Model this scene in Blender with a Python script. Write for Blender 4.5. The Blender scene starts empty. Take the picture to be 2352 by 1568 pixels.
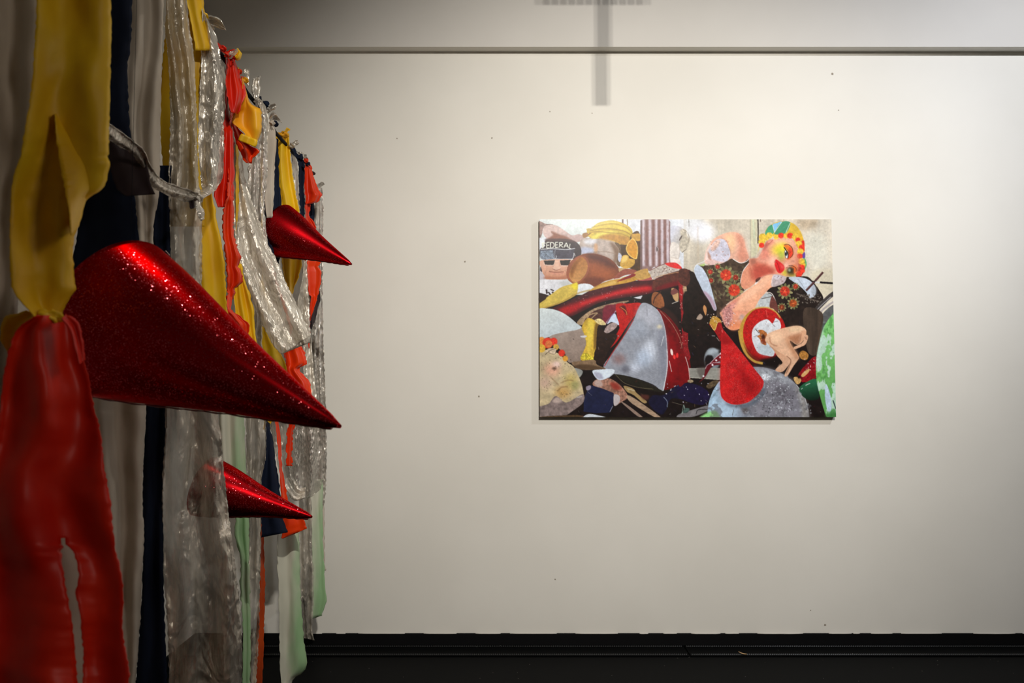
import bpy, bmesh, math, random
import numpy as np
from mathutils import Vector, Matrix, noise as mnoise

scene = bpy.context.scene
C = scene.collection
random.seed(7)

# ------------------------------------------------------------------ camera
W, H = 2352, 1568
F = 1568.0                      # focal length in pixels of the 2352 frame (24 mm on full frame)
PITCH = math.radians(2.9)
CAM = Vector((0.0, 0.0, 1.245))
WALL_Y = 3.23                   # distance of the back wall
cam_d = bpy.data.cameras.new('camera')
cam_d.sensor_width = 36.0
cam_d.lens = 36.0 * F / W
cam_d.clip_start = 0.02
cam_d.dof.use_dof = True
cam_d.dof.focus_distance = 2.1
cam_d.dof.aperture_fstop = 4.5
cam = bpy.data.objects.new('camera', cam_d)
C.objects.link(cam)
cam.location = CAM
cam.rotation_euler = (math.radians(90) + PITCH, 0, 0)
scene.camera = cam

# ------------------------------------------------------------------ world, lights, exposure
world = bpy.data.worlds.new('world')
scene.world = world
world.use_nodes = True
world.node_tree.nodes['Background'].inputs[0].default_value = (0.9, 0.87, 0.8, 1)
world.node_tree.nodes['Background'].inputs[1].default_value = 0.02
scene.view_settings.view_transform = 'Standard'
scene.view_settings.look = 'None'
scene.view_settings.gamma = 1.0
scene.view_settings.use_curve_mapping = False
scene.view_settings.exposure = 0.0

FLOOD_POS = Vector((2.63, 1.6, 3.43))      # linear halogen flood that washes the back wall
FLOOD_AIM = Vector((2.2, WALL_Y, 1.64))
FLOOD_W = 20.5
FILL_POS = Vector((3.3, -0.3, 2.9))      # added warm fill, out of view, brightening the near ribbons and cones
FILL_W = 3.6
PRINT_GAIN = 1.08

def area_light(name, pos, aim, power, sx, sy, color, spread):
    d = bpy.data.lights.new(name, 'AREA')
    d.shape = 'RECTANGLE'; d.size = sx; d.size_y = sy
    d.energy = power; d.color = color; d.spread = math.radians(spread)
    o = bpy.data.objects.new(name, d); C.objects.link(o)
    o.location = pos
    o.rotation_euler = (aim - pos).to_track_quat('-Z', 'Y').to_euler()
    return o
flood_light = area_light('flood_light', FLOOD_POS, FLOOD_AIM, FLOOD_W, 0.15, 0.02, (0.97, 0.995, 1.06), 124)
SPOT_POS = Vector((0.8, -0.5, 3.5))       # second, warmer spot that fills the wall between hanging and picture
SPOT_AIM = Vector((0.52, WALL_Y, 1.49))
SPOT_W = 612.0
SPOT_OFF = (-0.0525, -0.0175, 0.0175, 0.0525)   # four small lamps side by side on one bar
spot_lights = []
for s_ in SPOT_OFF:
    d_ = bpy.data.lights.new('wall_spot_light', 'SPOT')
    d_.energy = SPOT_W / 4; d_.color = (1.0, 0.95, 0.87); d_.spot_size = math.radians(65); d_.spot_blend = 1.0; d_.shadow_soft_size = 0.014
    o_ = bpy.data.objects.new('wall_spot_light', d_); C.objects.link(o_)
    o_.location = SPOT_POS + Vector((s_, 0, 0)); o_.rotation_euler = (SPOT_AIM - SPOT_POS).to_track_quat('-Z', 'Y').to_euler()
    spot_lights.append(o_)
fill_light = area_light('fill_light', FILL_POS, Vector((-0.75, 1.25, 1.15)), FILL_W, 0.9, 0.9, (1.0, 0.90, 0.78), 75)

TOP_POS = Vector((-0.32, 1.75, 3.45))     # narrow spot hung right above the ribbons and cones
TOP_AIM = Vector((-0.6, 1.6, 1.1))
TOP_W = 30.0
d_ = bpy.data.lights.new('ribbon_spot_light', 'SPOT')
d_.energy = TOP_W; d_.color = (1.0, 0.95, 0.87); d_.spot_size = math.radians(50); d_.spot_blend = 1.0; d_.shadow_soft_size = 0.03
top_light = bpy.data.objects.new('ribbon_spot_light', d_); C.objects.link(top_light)
top_light.location = TOP_POS; top_light.rotation_euler = (TOP_AIM - TOP_POS).to_track_quat('-Z', 'Y').to_euler()

# ------------------------------------------------------------------ helpers
def px(x, y, Y):
    """the point at depth Y (metres from the viewer) that the photograph shows at pixel x, y"""
    a = (x - W / 2) / F; b = (H / 2 - y) / F
    c, s = math.cos(PITCH), math.sin(PITCH)
    dy = c - b * s; dz = s + b * c
    t = Y / dy
    return Vector((a * t, Y, CAM.z + dz * t))

def lin(r, g, b):
    f = lambda v: (v / 255 / 12.92) if v / 255 <= 0.04045 else ((v / 255 + 0.055) / 1.055) ** 2.4
    return (f(r), f(g), f(b), 1.0)

def obj(name, verts, faces, mat, parent=None, smooth=True, thick=0.0):
    me = bpy.data.meshes.new(name)
    me.from_pydata([tuple(v) for v in verts], [], faces)
    me.update()
    if smooth:
        me.polygons.foreach_set('use_smooth', [True] * len(me.polygons))
    o = bpy.data.objects.new(name, me); C.objects.link(o)
    if mat: me.materials.append(mat)
    if parent: o.parent = parent
    if thick:
        m = o.modifiers.new('thickness', 'SOLIDIFY'); m.thickness = thick; m.offset = 0
    return o

def bm_obj(name, bm, mat, parent=None, smooth=False):
    me = bpy.data.meshes.new(name); bm.to_mesh(me); bm.free()
    if smooth: me.polygons.foreach_set('use_smooth', [True] * len(me.polygons))
    o = bpy.data.objects.new(name, me); C.objects.link(o)
    if mat: me.materials.append(mat)
    if parent: o.parent = parent
    return o

def add_box(bm, x0, x1, y0, y1, z0, z1, bevel=0.0):
    r = bmesh.ops.create_cube(bm, size=1.0)
    vs = r['verts']
    for v in vs:
        v.co = Vector(((x0 + x1) / 2 + v.co.x * (x1 - x0), (y0 + y1) / 2 + v.co.y * (y1 - y0), (z0 + z1) / 2 + v.co.z * (z1 - z0)))
    if bevel:
        es = list({e for v in vs for e in v.link_edges})
        bmesh.ops.bevel(bm, geom=es, offset=bevel, segments=2, affect='EDGES', profile=0.5)

def box(name, x0, x1, y0, y1, z0, z1, mat, parent=None, bevel=0.0):
    bm = bmesh.new(); add_box(bm, x0, x1, y0, y1, z0, z1, bevel)
    return bm_obj(name, bm, mat, parent)

def tag(o, label=None, cat=None, group=None, kind=None):
    if label: o['label'] = label
    if cat: o['category'] = cat
    if group: o['group'] = group
    if kind: o['kind'] = kind
    return o

def empty(name, loc=(0, 0, 0)):
    o = bpy.data.objects.new(name, None); C.objects.link(o); o.location = loc
    o.empty_display_size = 0.05
    return o

def tube(name, pts, r, mat, parent=None, n=8, taper=None):
    verts, faces = [], []
    pts = [Vector(p) for p in pts]
    up = Vector((0, 0, 1))
    for i, p in enumerate(pts):
        d = (pts[min(i + 1, len(pts) - 1)] - pts[max(i - 1, 0)]).normalized()
        a = d.cross(up)
        if a.length < 1e-3: a = d.cross(Vector((1, 0, 0)))
        a.normalize(); b = d.cross(a).normalized()
        rr = r * (taper[i] if taper else 1)
        for k in range(n):
            t = 2 * math.pi * k / n
            verts.append(p + a * math.cos(t) * rr + b * math.sin(t) * rr)
    for i in range(len(pts) - 1):
        for k in range(n):
            faces.append((i * n + k, i * n + (k + 1) % n, (i + 1) * n + (k + 1) % n, (i + 1) * n + k))
    faces.append(tuple(range(n))[::-1]); faces.append(tuple(range((len(pts) - 1) * n, len(pts) * n)))
    return obj(name, verts, faces, mat, parent)

# ------------------------------------------------------------------ materials
def mat_base(name):
    m = bpy.data.materials.new(name); m.use_nodes = True
    nt = m.node_tree; b = nt.nodes['Principled BSDF']
    return m, nt, b

def N(nt, t, **kw):
    n = nt.nodes.new(t)
    for k, v in kw.items(): setattr(n, k, v)
    return n

def noise_col(nt, b, c1, c2, scale, detail=4, stretch=(1, 1, 1), lo=0.35, hi=0.65, inp='Base Color', space='Object'):
    tc = N(nt, 'ShaderNodeTexCoord'); mp = N(nt, 'ShaderNodeMapping')
    mp.inputs['Scale'].default_value = stretch
    nz = N(nt, 'ShaderNodeTexNoise'); nz.inputs['Scale'].default_value = scale; nz.inputs['Detail'].default_value = detail
    cr = N(nt, 'ShaderNodeValToRGB')
    cr.color_ramp.elements[0].position = lo; cr.color_ramp.elements[0].color = c1
    cr.color_ramp.elements[1].position = hi; cr.color_ramp.elements[1].color = c2
    nt.links.new(tc.outputs[space], mp.inputs[0]); nt.links.new(mp.outputs[0], nz.inputs['Vector'])
    nt.links.new(nz.outputs['Fac'], cr.inputs[0]); nt.links.new(cr.outputs[0], b.inputs[inp])
    return mp, nz, cr

def bump(nt, b, scale, strength, dist=0.002, stretch=(1, 1, 1), detail=3, space='Object', rot=(0, 0, 0)):
    tc = N(nt, 'ShaderNodeTexCoord'); mp = N(nt, 'ShaderNodeMapping')
    mp.inputs['Scale'].default_value = stretch; mp.inputs['Rotation'].default_value = rot
    nz = N(nt, 'ShaderNodeTexNoise'); nz.inputs['Scale'].default_value = scale; nz.inputs['Detail'].default_value = detail
    bp = N(nt, 'ShaderNodeBump'); bp.inputs['Strength'].default_value = strength; bp.inputs['Distance'].default_value = dist
    nt.links.new(tc.outputs[space], mp.inputs[0]); nt.links.new(mp.outputs[0], nz.inputs['Vector'])
    nt.links.new(nz.outputs['Fac'], bp.inputs['Height']); nt.links.new(bp.outputs[0], b.inputs['Normal'])
    return bp

def paint_mat(name, c1, c2, rough=0.6, scale=2.0, bs=220, bstr=0.12):
    m, nt, b = mat_base(name)
    noise_col(nt, b, c1, c2, scale)
    b.inputs['Roughness'].default_value = rough
    b.inputs['Specular IOR Level'].default_value = 0.25
    bump(nt, b, bs, bstr, 0.001)
    return m

def cloth_mat(name, c1, c2, rough=0.75, sheen=0.2, scale=14, wave=900, stretch=(1, 1, 0.5), spec=0.2, bstr=0.25, aniso=0.0, transl=0.0):
    m, nt, b = mat_base(name)
    noise_col(nt, b, c1, c2, scale, stretch=stretch)
    b.inputs['Roughness'].default_value = rough
    b.inputs['Specular IOR Level'].default_value = spec
    b.inputs['Sheen Weight'].default_value = sheen
    b.inputs['Sheen Tint'].default_value = (*c2[:3], 1)
    bump(nt, b, wave, bstr, 0.0006, stretch=(1, 1, 1))
    if transl:
        tr = N(nt, 'ShaderNodeBsdfTranslucent'); tr.inputs['Color'].default_value = c2
        mx = N(nt, 'ShaderNodeMixShader'); mx.inputs[0].default_value = transl
        out = nt.nodes['Material Output']
        nt.links.new(b.outputs[0], mx.inputs[1]); nt.links.new(tr.outputs[0], mx.inputs[2]); nt.links.new(mx.outputs[0], out.inputs[0])
    return m

def silver_mat(name, c1, c2, a_lo, a_hi, rough=0.3, metallic=0.55, bscale=60, bstr=0.6, stretch=(1, 1, 0.25), seed=0.0):
    """thin lame gauze: metal thread on a half clear ground"""
    m, nt, b = mat_base(name)
    mp, nz, cr = noise_col(nt, b, c1, c2, 22, stretch=stretch, lo=0.3, hi=0.7)
    mp.inputs['Location'].default_value = (seed, seed * 1.7, seed * 0.6)
    b.inputs['Roughness'].default_value = rough
    b.inputs['Metallic'].default_value = metallic
    b.inputs['Specular IOR Level'].default_value = 0.7
    tc = N(nt, 'ShaderNodeTexCoord')
    m1 = N(nt, 'ShaderNodeMapping'); m1.inputs['Scale'].default_value = (1, 1, 0.35); m1.inputs['Rotation'].default_value = (0.3, 0.5, 0.2)
    n1 = N(nt, 'ShaderNodeTexNoise'); n1.inputs['Scale'].default_value = bscale; n1.inputs['Detail'].default_value = 5; n1.inputs['Distortion'].default_value = 0.6
    v1 = N(nt, 'ShaderNodeTexVoronoi'); v1.inputs['Scale'].default_value = bscale * 1.3
    ad = N(nt, 'ShaderNodeMath', operation='ADD')
    bp = N(nt, 'ShaderNodeBump'); bp.inputs['Strength'].default_value = bstr; bp.inputs['Distance'].default_value = 0.006
    nt.links.new(tc.outputs['Object'], m1.inputs[0]); nt.links.new(m1.outputs[0], n1.inputs['Vector']); nt.links.new(m1.outputs[0], v1.inputs['Vector'])
    nt.links.new(n1.outputs['Fac'], ad.inputs[0]); nt.links.new(v1.outputs['Distance'], ad.inputs[1])
    m3 = N(nt, 'ShaderNodeMapping'); m3.inputs['Scale'].default_value = (1, 1, 0.06); m3.inputs['Rotation'].default_value = (0, 0.12, 0)
    n3 = N(nt, 'ShaderNodeTexNoise'); n3.inputs['Scale'].default_value = 420; n3.inputs['Detail'].default_value = 2
    a3 = N(nt, 'ShaderNodeMath', operation='MULTIPLY_ADD'); a3.inputs[1].default_value = 0.35
    nt.links.new(tc.outputs['Object'], m3.inputs[0]); nt.links.new(m3.outputs[0], n3.inputs['Vector']); nt.links.new(n3.outputs['Fac'], a3.inputs[0])
    m4 = N(nt, 'ShaderNodeMapping'); m4.inputs['Scale'].default_value = (1, 1, 0.55); m4.inputs['Rotation'].default_value = (0.2, 0.9, 0.4); m4.inputs['Location'].default_value = (seed, 0, seed)
    n4 = N(nt, 'ShaderNodeTexNoise'); n4.inputs['Scale'].default_value = 17; n4.inputs['Detail'].default_value = 2; n4.inputs['Distortion'].default_value = 1.2
    a4 = N(nt, 'ShaderNodeMath', operation='MULTIPLY_ADD'); a4.inputs[1].default_value = 5.0
    nt.links.new(tc.outputs['Object'], m4.inputs[0]); nt.links.new(m4.outputs[0], n4.inputs['Vector']); nt.links.new(n4.outputs['Fac'], a4.inputs[0]); nt.links.new(ad.outputs[0], a4.inputs[2])
    nt.links.new(a4.outputs[0], a3.inputs[2])
    nt.links.new(a3.outputs[0], bp.inputs['Height']); nt.links.new(bp.outputs[0], b.inputs['Normal'])
    n2 = N(nt, 'ShaderNodeTexNoise'); n2.inputs['Scale'].default_value = 9; n2.inputs['Detail'].default_value = 4
    r2 = N(nt, 'ShaderNodeMapRange'); r2.inputs[1].default_value = 0.35; r2.inputs[2].default_value = 0.65
    r2.inputs[3].default_value = a_lo; r2.inputs[4].default_value = a_hi
    nt.links.new(mp.outputs[0], n2.inputs['Vector']); nt.links.new(n2.outputs['Fac'], r2.inputs[0]); nt.links.new(r2.outputs[0], b.inputs['Alpha'])
    return m

def glitter_mat(name):
    """deep red foil fabric with fine glitter flakes, each flake tilted its own way"""
    m, nt, b = mat_base(name)
    b.inputs['Base Color'].default_value = (0.34, 0.003, 0.006, 1)
    b.inputs['Metallic'].default_value = 1.0
    b.inputs['Roughness'].default_value = 0.33
    b.inputs['Specular IOR Level'].default_value = 0.3
    b.inputs['Specular Tint'].default_value = (1, 0.25, 0.25, 1)
    tc = N(nt, 'ShaderNodeTexCoord')
    v = N(nt, 'ShaderNodeTexVoronoi'); v.inputs['Scale'].default_value = 760
    geo = N(nt, 'ShaderNodeNewGeometry')
    sub = N(nt, 'ShaderNodeVectorMath', operation='SUBTRACT'); sub.inputs[1].default_value = (0.5, 0.5, 0.5)
    sc = N(nt, 'ShaderNodeVectorMath', operation='SCALE'); sc.inputs['Scale'].default_value = 0.42
    ad = N(nt, 'ShaderNodeVectorMath', operation='ADD'); nm = N(nt, 'ShaderNodeVectorMath', operation='NORMALIZE')
    nt.links.new(tc.outputs['Object'], v.inputs['Vector']); nt.links.new(v.outputs['Color'], sub.inputs[0])
    nt.links.new(sub.outputs[0], sc.inputs[0]); nt.links.new(geo.outputs['Normal'], ad.inputs[0]); nt.links.new(sc.outputs[0], ad.inputs[1])
    nt.links.new(ad.outputs[0], nm.inputs[0])
    # a second lobe of sharp flakes over the smooth foil
    fl = N(nt, 'ShaderNodeBsdfGlossy'); fl.inputs['Color'].default_value = (1.0, 0.16, 0.19, 1); fl.inputs['Roughness'].default_value = 0.13
    nt.links.new(nm.outputs[0], fl.inputs['Normal'])
    v2 = N(nt, 'ShaderNodeTexVoronoi'); v2.inputs['Scale'].default_value = 760
    nt.links.new(tc.outputs['Object'], v2.inputs['Vector'])
    sp = N(nt, 'ShaderNodeSeparateColor'); nt.links.new(v2.outputs['Color'], sp.inputs[0])
    gt = N(nt, 'ShaderNodeMath', operation='GREATER_THAN'); gt.inputs[1].default_value = 0.85
    ml = N(nt, 'ShaderNodeMath', operation='MULTIPLY'); ml.inputs[1].default_value = 0.55
    nt.links.new(sp.outputs[2], gt.inputs[0]); nt.links.new(gt.outputs[0], ml.inputs[0])
    mx = N(nt, 'ShaderNodeMixShader'); out = nt.nodes['Material Output']
    nt.links.new(ml.outputs[0], mx.inputs[0]); nt.links.new(b.outputs[0], mx.inputs[1]); nt.links.new(fl.outputs[0], mx.inputs[2])
    nt.links.new(mx.outputs[0], out.inputs[0])
    return m

def plain(name, c, rough=0.5, metallic=0.0, spec=0.5):
    m, nt, b = mat_base(name)
    b.inputs['Base Color'].default_value = c; b.inputs['Roughness'].default_value = rough
    b.inputs['Metallic'].default_value = metallic; b.inputs['Specular IOR Level'].default_value = spec
    return m

def floor_mat(name, specks):
    m, nt, b = mat_base(name)
    tc = N(nt, 'ShaderNodeTexCoord')
    v = N(nt, 'ShaderNodeTexVoronoi'); v.inputs['Scale'].default_value = 38; v.inputs['Randomness'].default_value = 1
    lt = N(nt, 'ShaderNodeMath', operation='LESS_THAN'); lt.inputs[1].default_value = 0.045
    sp = N(nt, 'ShaderNodeSeparateColor'); g2 = N(nt, 'ShaderNodeMath', operation='GREATER_THAN'); g2.inputs[1].default_value = 0.8
    mu = N(nt, 'ShaderNodeMath', operation='MULTIPLY')
    mx = N(nt, 'ShaderNodeMixRGB'); mx.inputs[1].default_value = (0.0022, 0.0024, 0.0026, 1); mx.inputs[2].default_value = specks
    nt.links.new(tc.outputs['Object'], v.inputs['Vector'])
    nt.links.new(v.outputs['Distance'], lt.inputs[0]); nt.links.new(v.outputs['Color'], sp.inputs[0]); nt.links.new(sp.outputs[0], g2.inputs[0])
    nt.links.new(lt.outputs[0], mu.inputs[0]); nt.links.new(g2.outputs[0], mu.inputs[1]); nt.links.new(mu.outputs[0], mx.inputs[0])
    nt.links.new(mx.outputs[0], b.inputs['Base Color'])
    b.inputs['Roughness'].default_value = 0.5; b.inputs['Specular IOR Level'].default_value = 0.04
    bump(nt, b, 40, 0.15, 0.001)
    return m

M = {}
M['wall'] = paint_mat('wall_paint', (0.745, 0.718, 0.655, 1), (0.79, 0.763, 0.70, 1), scale=1.6)
M['fascia'] = paint_mat('beam_dimmed_paint', (0.60, 0.575, 0.535, 1), (0.64, 0.615, 0.575, 1), scale=1.6)  # weaker light on the beam is put into this greyer tone
M['ceil'] = paint_mat('ceiling_paint', (0.42, 0.40, 0.37, 1), (0.45, 0.43, 0.40, 1))
M['floor'] = floor_mat('black_floor', (0.35, 0.33, 0.3, 1))
M['base'] = plain('black_baseboard', (0.0035, 0.0035, 0.004, 1), 0.6, spec=0.15)
M['rubber'] = floor_mat('black_rubber', (0.25, 0.25, 0.24, 1))
M['stud'] = plain('rubber_stud', (0.035, 0.036, 0.036, 1), 0.35)
M['yellow'] = cloth_mat('yellow_satin', lin(224, 170, 8), lin(240, 196, 24), rough=0.5, sheen=0.15, spec=0.35)
M['amber'] = cloth_mat('amber_satin', lin(222, 142, 12), lin(240, 176, 32), rough=0.45, sheen=0.15, spec=0.35)
M['red'] = cloth_mat('red_satin', lin(206, 24, 3), lin(228, 40, 6), rough=0.42, sheen=0.0, spec=0.3)
M['orange'] = cloth_mat('orange_satin', lin(208, 42, 2), lin(228, 60, 6), rough=0.42, sheen=0.0, spec=0.3)
M['navy'] = cloth_mat('navy_cotton', lin(18, 24, 40), lin(26, 34, 52), rough=0.8, sheen=0.05, spec=0.1)
M['white'] = cloth_mat('offwhite_cotton', lin(196, 184, 168), lin(214, 203, 188), rough=0.8, sheen=0.1, spec=0.15, transl=0.12)
M['green'] = cloth_mat('green_stained_cotton', lin(150, 186, 138), lin(208, 206, 188), rough=0.8, sheen=0.1, scale=7, stretch=(1.6, 1, 0.5), spec=0.15, transl=0.12)
nt = M['green'].node_tree                      # dye stronger towards one edge of the strip
tc_ = N(nt, 'ShaderNodeTexCoord'); sx_ = N(nt, 'ShaderNodeSeparateXYZ'); nz_ = next(n for n in nt.nodes if n.type == 'TEX_NOISE'); cr_ = next(n for n in nt.nodes if n.type == 'VALTORGB')
mu_ = N(nt, 'ShaderNodeMath', operation='MULTIPLY_ADD'); mu_.inputs[1].default_value = -0.55
nt.links.new(tc_.outputs['Generated'], sx_.inputs[0]); nt.links.new(sx_.outputs['X'], mu_.inputs[0])
ad_ = N(nt, 'ShaderNodeMath', operation='ADD'); ad_.inputs[1].default_value = 0.30
nt.links.new(nz_.outputs['Fac'], mu_.inputs[2]); nt.links.new(mu_.outputs[0], ad_.inputs[0]); nt.links.new(ad_.outputs[0], cr_.inputs[0])
M['dark'] = cloth_mat('dark_plum_cotton', lin(40, 30, 34), lin(58, 46, 48), rough=0.7, sheen=0.05)
M['rust'] = cloth_mat('rust_cotton', lin(150, 52, 14), lin(186, 70, 18), rough=0.7, sheen=0.1)
M['silver'] = silver_mat('silver_lame', (0.50, 0.46, 0.40, 1), (0.96, 0.90, 0.80, 1), 0.6, 0.95, rough=0.2, metallic=0.6, bstr=0.8)
M['gauze'] = silver_mat('silver_gauze', (0.36, 0.33, 0.28, 1), (0.96, 0.88, 0.75, 1), 0.30, 0.84, rough=0.25, metallic=0.5, bstr=0.85, seed=2.3)
M['pale'] = silver_mat('pale_gauze', (0.56, 0.50, 0.41, 1), (0.97, 0.91, 0.80, 1), 0.42, 0.95, rough=0.28, metallic=0.4, bstr=0.8, seed=5.1)
M['foil'] = silver_mat('crinkled_foil_gauze', (0.50, 0.46, 0.40, 1), (0.98, 0.94, 0.87, 1), 0.42, 0.95, rough=0.11, metallic=0.7, bscale=110, bstr=1.0, seed=7.7)
M['cord'] = cloth_mat('black_cord', (0.006, 0.007, 0.010, 1), (0.014, 0.015, 0.02, 1), rough=0.9, sheen=0.1)
M['glitter'] = glitter_mat('red_glitter_foil')
M['seam'] = plain('red_seam', (0.16, 0.004, 0.006, 1), 0.45, 0.3)
M['staple'] = plain('steel_staple', (0.6, 0.58, 0.55, 1), 0.3, 1.0)
M['lamp_metal'] = plain('lamp_housing_black', (0.02, 0.02, 0.02, 1), 0.5)
M['steel'] = plain('steel_hook', (0.4, 0.4, 0.38, 1), 0.4, 1.0)
M['board'] = plain('print_board_edge', lin(120, 112, 98), 0.6)
M['leaf'] = cloth_mat('dry_leaf_brown', lin(150, 120, 86), lin(180, 150, 110), rough=0.8)
M['mark'] = plain('wall_scuff_grey', lin(150, 140, 126), 0.8)

# ------------------------------------------------------------------ the room
LX, RX, NY = -1.47, 4.2, -2.4
CEIL = 3.75
BEAM_Z = px(1300, 119, WALL_Y).z
BASE_Z = px(1400, 1453, WALL_Y).z

tag(box('floor', LX - 0.1, RX + 0.1, NY - 0.1, WALL_Y + 0.1, -0.1, 0.0, M['floor']), kind='structure')
wall_back = tag(box('wall_back', LX - 0.1, RX + 0.1, WALL_Y, WALL_Y + 0.1, 0.0, CEIL, M['wall']), kind='structure')
tag(box('wall_left', LX - 0.1, LX, NY - 0.1, WALL_Y, 0.0, CEIL, M['wall']), kind='structure')
tag(box('wall_right', RX, RX + 0.1, NY - 0.1, WALL_Y, 0.0, CEIL, M['wall']), kind='structure')
tag(box('wall_rear', LX, RX, NY - 0.1, NY, 0.0, CEIL, M['fascia']), kind='structure')
tag(box('ceiling', LX - 0.1, RX + 0.1, NY - 0.1, WALL_Y + 0.1, CEIL, CEIL + 0.1, M['ceil']), kind='structure')
# the beam along the top of the back wall stands 5 cm proud: its underside is the brown line
trim_ = tag(box('trim_1', LX, RX, WALL_Y - 0.05, WALL_Y, BEAM_Z, CEIL, M['fascia']), kind='structure')
trim_.data.materials.append(M['wall'])
for p_ in trim_.data.polygons:
    if p_.normal.z < -0.5: p_.material_index = 1  # underside takes the paler wall paint to make up for missing bounce light
tag(box('baseboard_back', LX, RX, WALL_Y - 0.008, WALL_Y, 0.0, BASE_Z, M['base'], bevel=0.002), kind='structure')
tag(box('baseboard_left', LX, LX + 0.008, NY, WALL_Y - 0.01, 0.0, BASE_Z, M['base'], bevel=0.002), kind='structure')
# ragged paint lip where the wall meets the black baseboard
chips = []; cf = []
x = LX + 0.5
while x < RX - 0.6:
    w = random.uniform(0.03, 0.22); h = random.uniform(0.0005, 0.0024)
    i = len(chips); k = 6
    top = BASE_Z + 0.003
    for j in range(k + 1):
        t = j / k
        chips += [(x + w * t, WALL_Y - 0.010, BASE_Z - h * math.sin(math.pi * t) ** 0.5 * random.uniform(0.5, 1)), (x + w * t, WALL_Y - 0.0095, top)]
    for j in range(k): cf.append((i + 2 * j, i + 2 * j + 2, i + 2 * j + 3, i + 2 * j + 1))
    x += w + random.uniform(0.0, 0.15)
p_ = obj('paint_lip', chips, cf, M['wall'], wall_back, thick=0.0015); p_['kind'] = 'stuff'
# small dents and scuffs on the back wall
for (mx_, my_, r_) in [(1912, 170, 3.2), (1926, 253, 1.6), (1130, 317, 1.8), (912, 318, 1.6), (1263, 256, 1.5), (1360, 260, 1.3), (1068, 601, 2.2), (1100, 910, 2.4), (1895, 1435, 2.5), (1862, 1401, 1.4), (1275, 1330, 2.0)]:
    c_ = px(mx_, my_, WALL_Y); rr = r_ * WALL_Y / F
    vs = [(c_.x, WALL_Y - 0.0012, c_.z)] + [(c_.x + rr * math.cos(t) * random.uniform(0.7, 1.2), WALL_Y - 0.0004, c_.z + rr * math.sin(t) * random.uniform(0.7, 1.2)) for t in [2 * math.pi * i / 9 for i in range(9)]]
    obj('scuff_mark', vs, [(0, 1 + i, 1 + (i + 1) % 9) for i in range(9)], M['mark'], wall_back)

# rubber edge strip on the floor along the wall: two joined lengths with studded ridges
S0 = WALL_Y - 0.012; S1 = S0 - 0.118
JX = px(1578, 1490, WALL_Y - 0.08).x
def strip(x0, x1, label):
    o = box('rubber_floor_strip', x0, x1, S1, S0, 0.0, 0.006, M['rubber'], bevel=0.002)
    tag(o, label, 'floor strip', 'rubber strips along the back wall')
    for yy in (S0 - 0.014, S1 + 0.012):
        vs, fs = [], []
        xx = x0 + 0.01
        while xx < x1 - 0.01:
            i = len(vs)
            vs += [(xx - .0028, yy - .004, .006), (xx + .0028, yy - .004, .006), (xx + .0028, yy + .004, .006), (xx - .0028, yy + .004, .006), (xx, yy, .0095)]
            fs += [(i, i + 1, i + 4), (i + 1, i + 2, i + 4), (i + 2, i + 3, i + 4), (i + 3, i, i + 4)]
            xx += 0.0085
        r = obj('stud_ridge', vs, fs, M['stud'], o, smooth=False); r['kind'] = 'stuff'
    return o
strip(LX + 0.01, JX - 0.003, 'black studded rubber floor strip along the wall, left of its joint')
strip(JX + 0.003, RX - 0.01, 'black studded rubber floor strip along the wall, right of its joint under the picture')
# a dry leaf shred lying on the strip
lf = []; ff = []
c_ = px(1704, 1497, WALL_Y - 0.11)
for i in range(9):
    t = i / 8; w = 0.004 * math.sin(math.pi * min(t + 0.05, 1)) + 0.0006
    cx_ = -0.018 + 0.036 * t; cz_ = 0.0075 + 0.010 * (1 - t) ** 2
    lf += [(cx_, -w - 0.004 * t, cz_), (cx_, 0, cz_ + 0.002), (cx_, w - 0.004 * t, cz_)]
for i in range(8):
    for k in range(2): ff.append((i * 3 + k, i * 3 + k + 1, i * 3 + k + 4, i * 3 + k + 3))
o = obj('dry_leaf', lf, ff, M['leaf'], thick=0.0006); o.location = (c_.x, WALL_Y - 0.118, 0.0)
tag(o, 'tiny curled dry leaf shred lying on the black floor strip', 'leaf')

# ------------------------------------------------------------------ lamps above the frame
fl = empty('flood_lamp', FLOOD_POS)
tag(fl, 'black linear halogen flood lamp hung above the picture wall', 'lamp')
R_ = (FLOOD_AIM - FLOOD_POS).to_track_quat('-Z', 'Y').to_matrix().to_4x4()
bm = bmesh.new()
for (a0, a1, b0, b1) in ((-.11, .11, .05, .056), (-.11, .11, -.056, -.05), (-.116, -.11, -.056, .056), (.11, .116, -.056, .056)):
    add_box(bm, a0, a1, b0, b1, 0.004, 0.10)
add_box(bm, -.11, .11, -.05, .05, 0.094, 0.10)
bmesh.ops.transform(bm, matrix=R_, verts=bm.verts)
bm_obj('housing', bm, M['lamp_metal'], fl)
tube('hanger', [(0, -0.05, 0.05), (0, -0.05, CEIL - FLOOD_POS.z)], 0.009, M['lamp_metal'], fl)
bm = bmesh.new(); add_box(bm, -.06, .06, -.11, .01, CEIL - FLOOD_POS.z - 0.02, CEIL - FLOOD_POS.z, 0.003)
bm_obj('ceiling_plate', bm, M['lamp_metal'], fl)
flood_light.parent = fl; flood_light.location = (0, 0, 0)
sp = empty('spot_lamp_bar', SPOT_POS)
tag(sp, 'black bar of four small spot lamps hung above the viewer', 'lamp')
D_ = (SPOT_AIM - SPOT_POS).normalized()
for s_, o_ in zip(SPOT_OFF, spot_lights):
    e_ = Vector((s_, 0, 0))
    tube('lamp_can', [e_ + D_ * -0.016, e_ + D_ * -0.02, e_ + D_ * -0.08, e_ + D_ * -0.09], 0.016, M['lamp_metal'], sp, n=14, taper=[0.9, 1, 1, 0.6])
    o_.parent = sp; o_.location = e_
box('bar', -.09, .09, -.105, -.075, 0.03, 0.06, M['lamp_metal'], sp, bevel=0.003)
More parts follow.
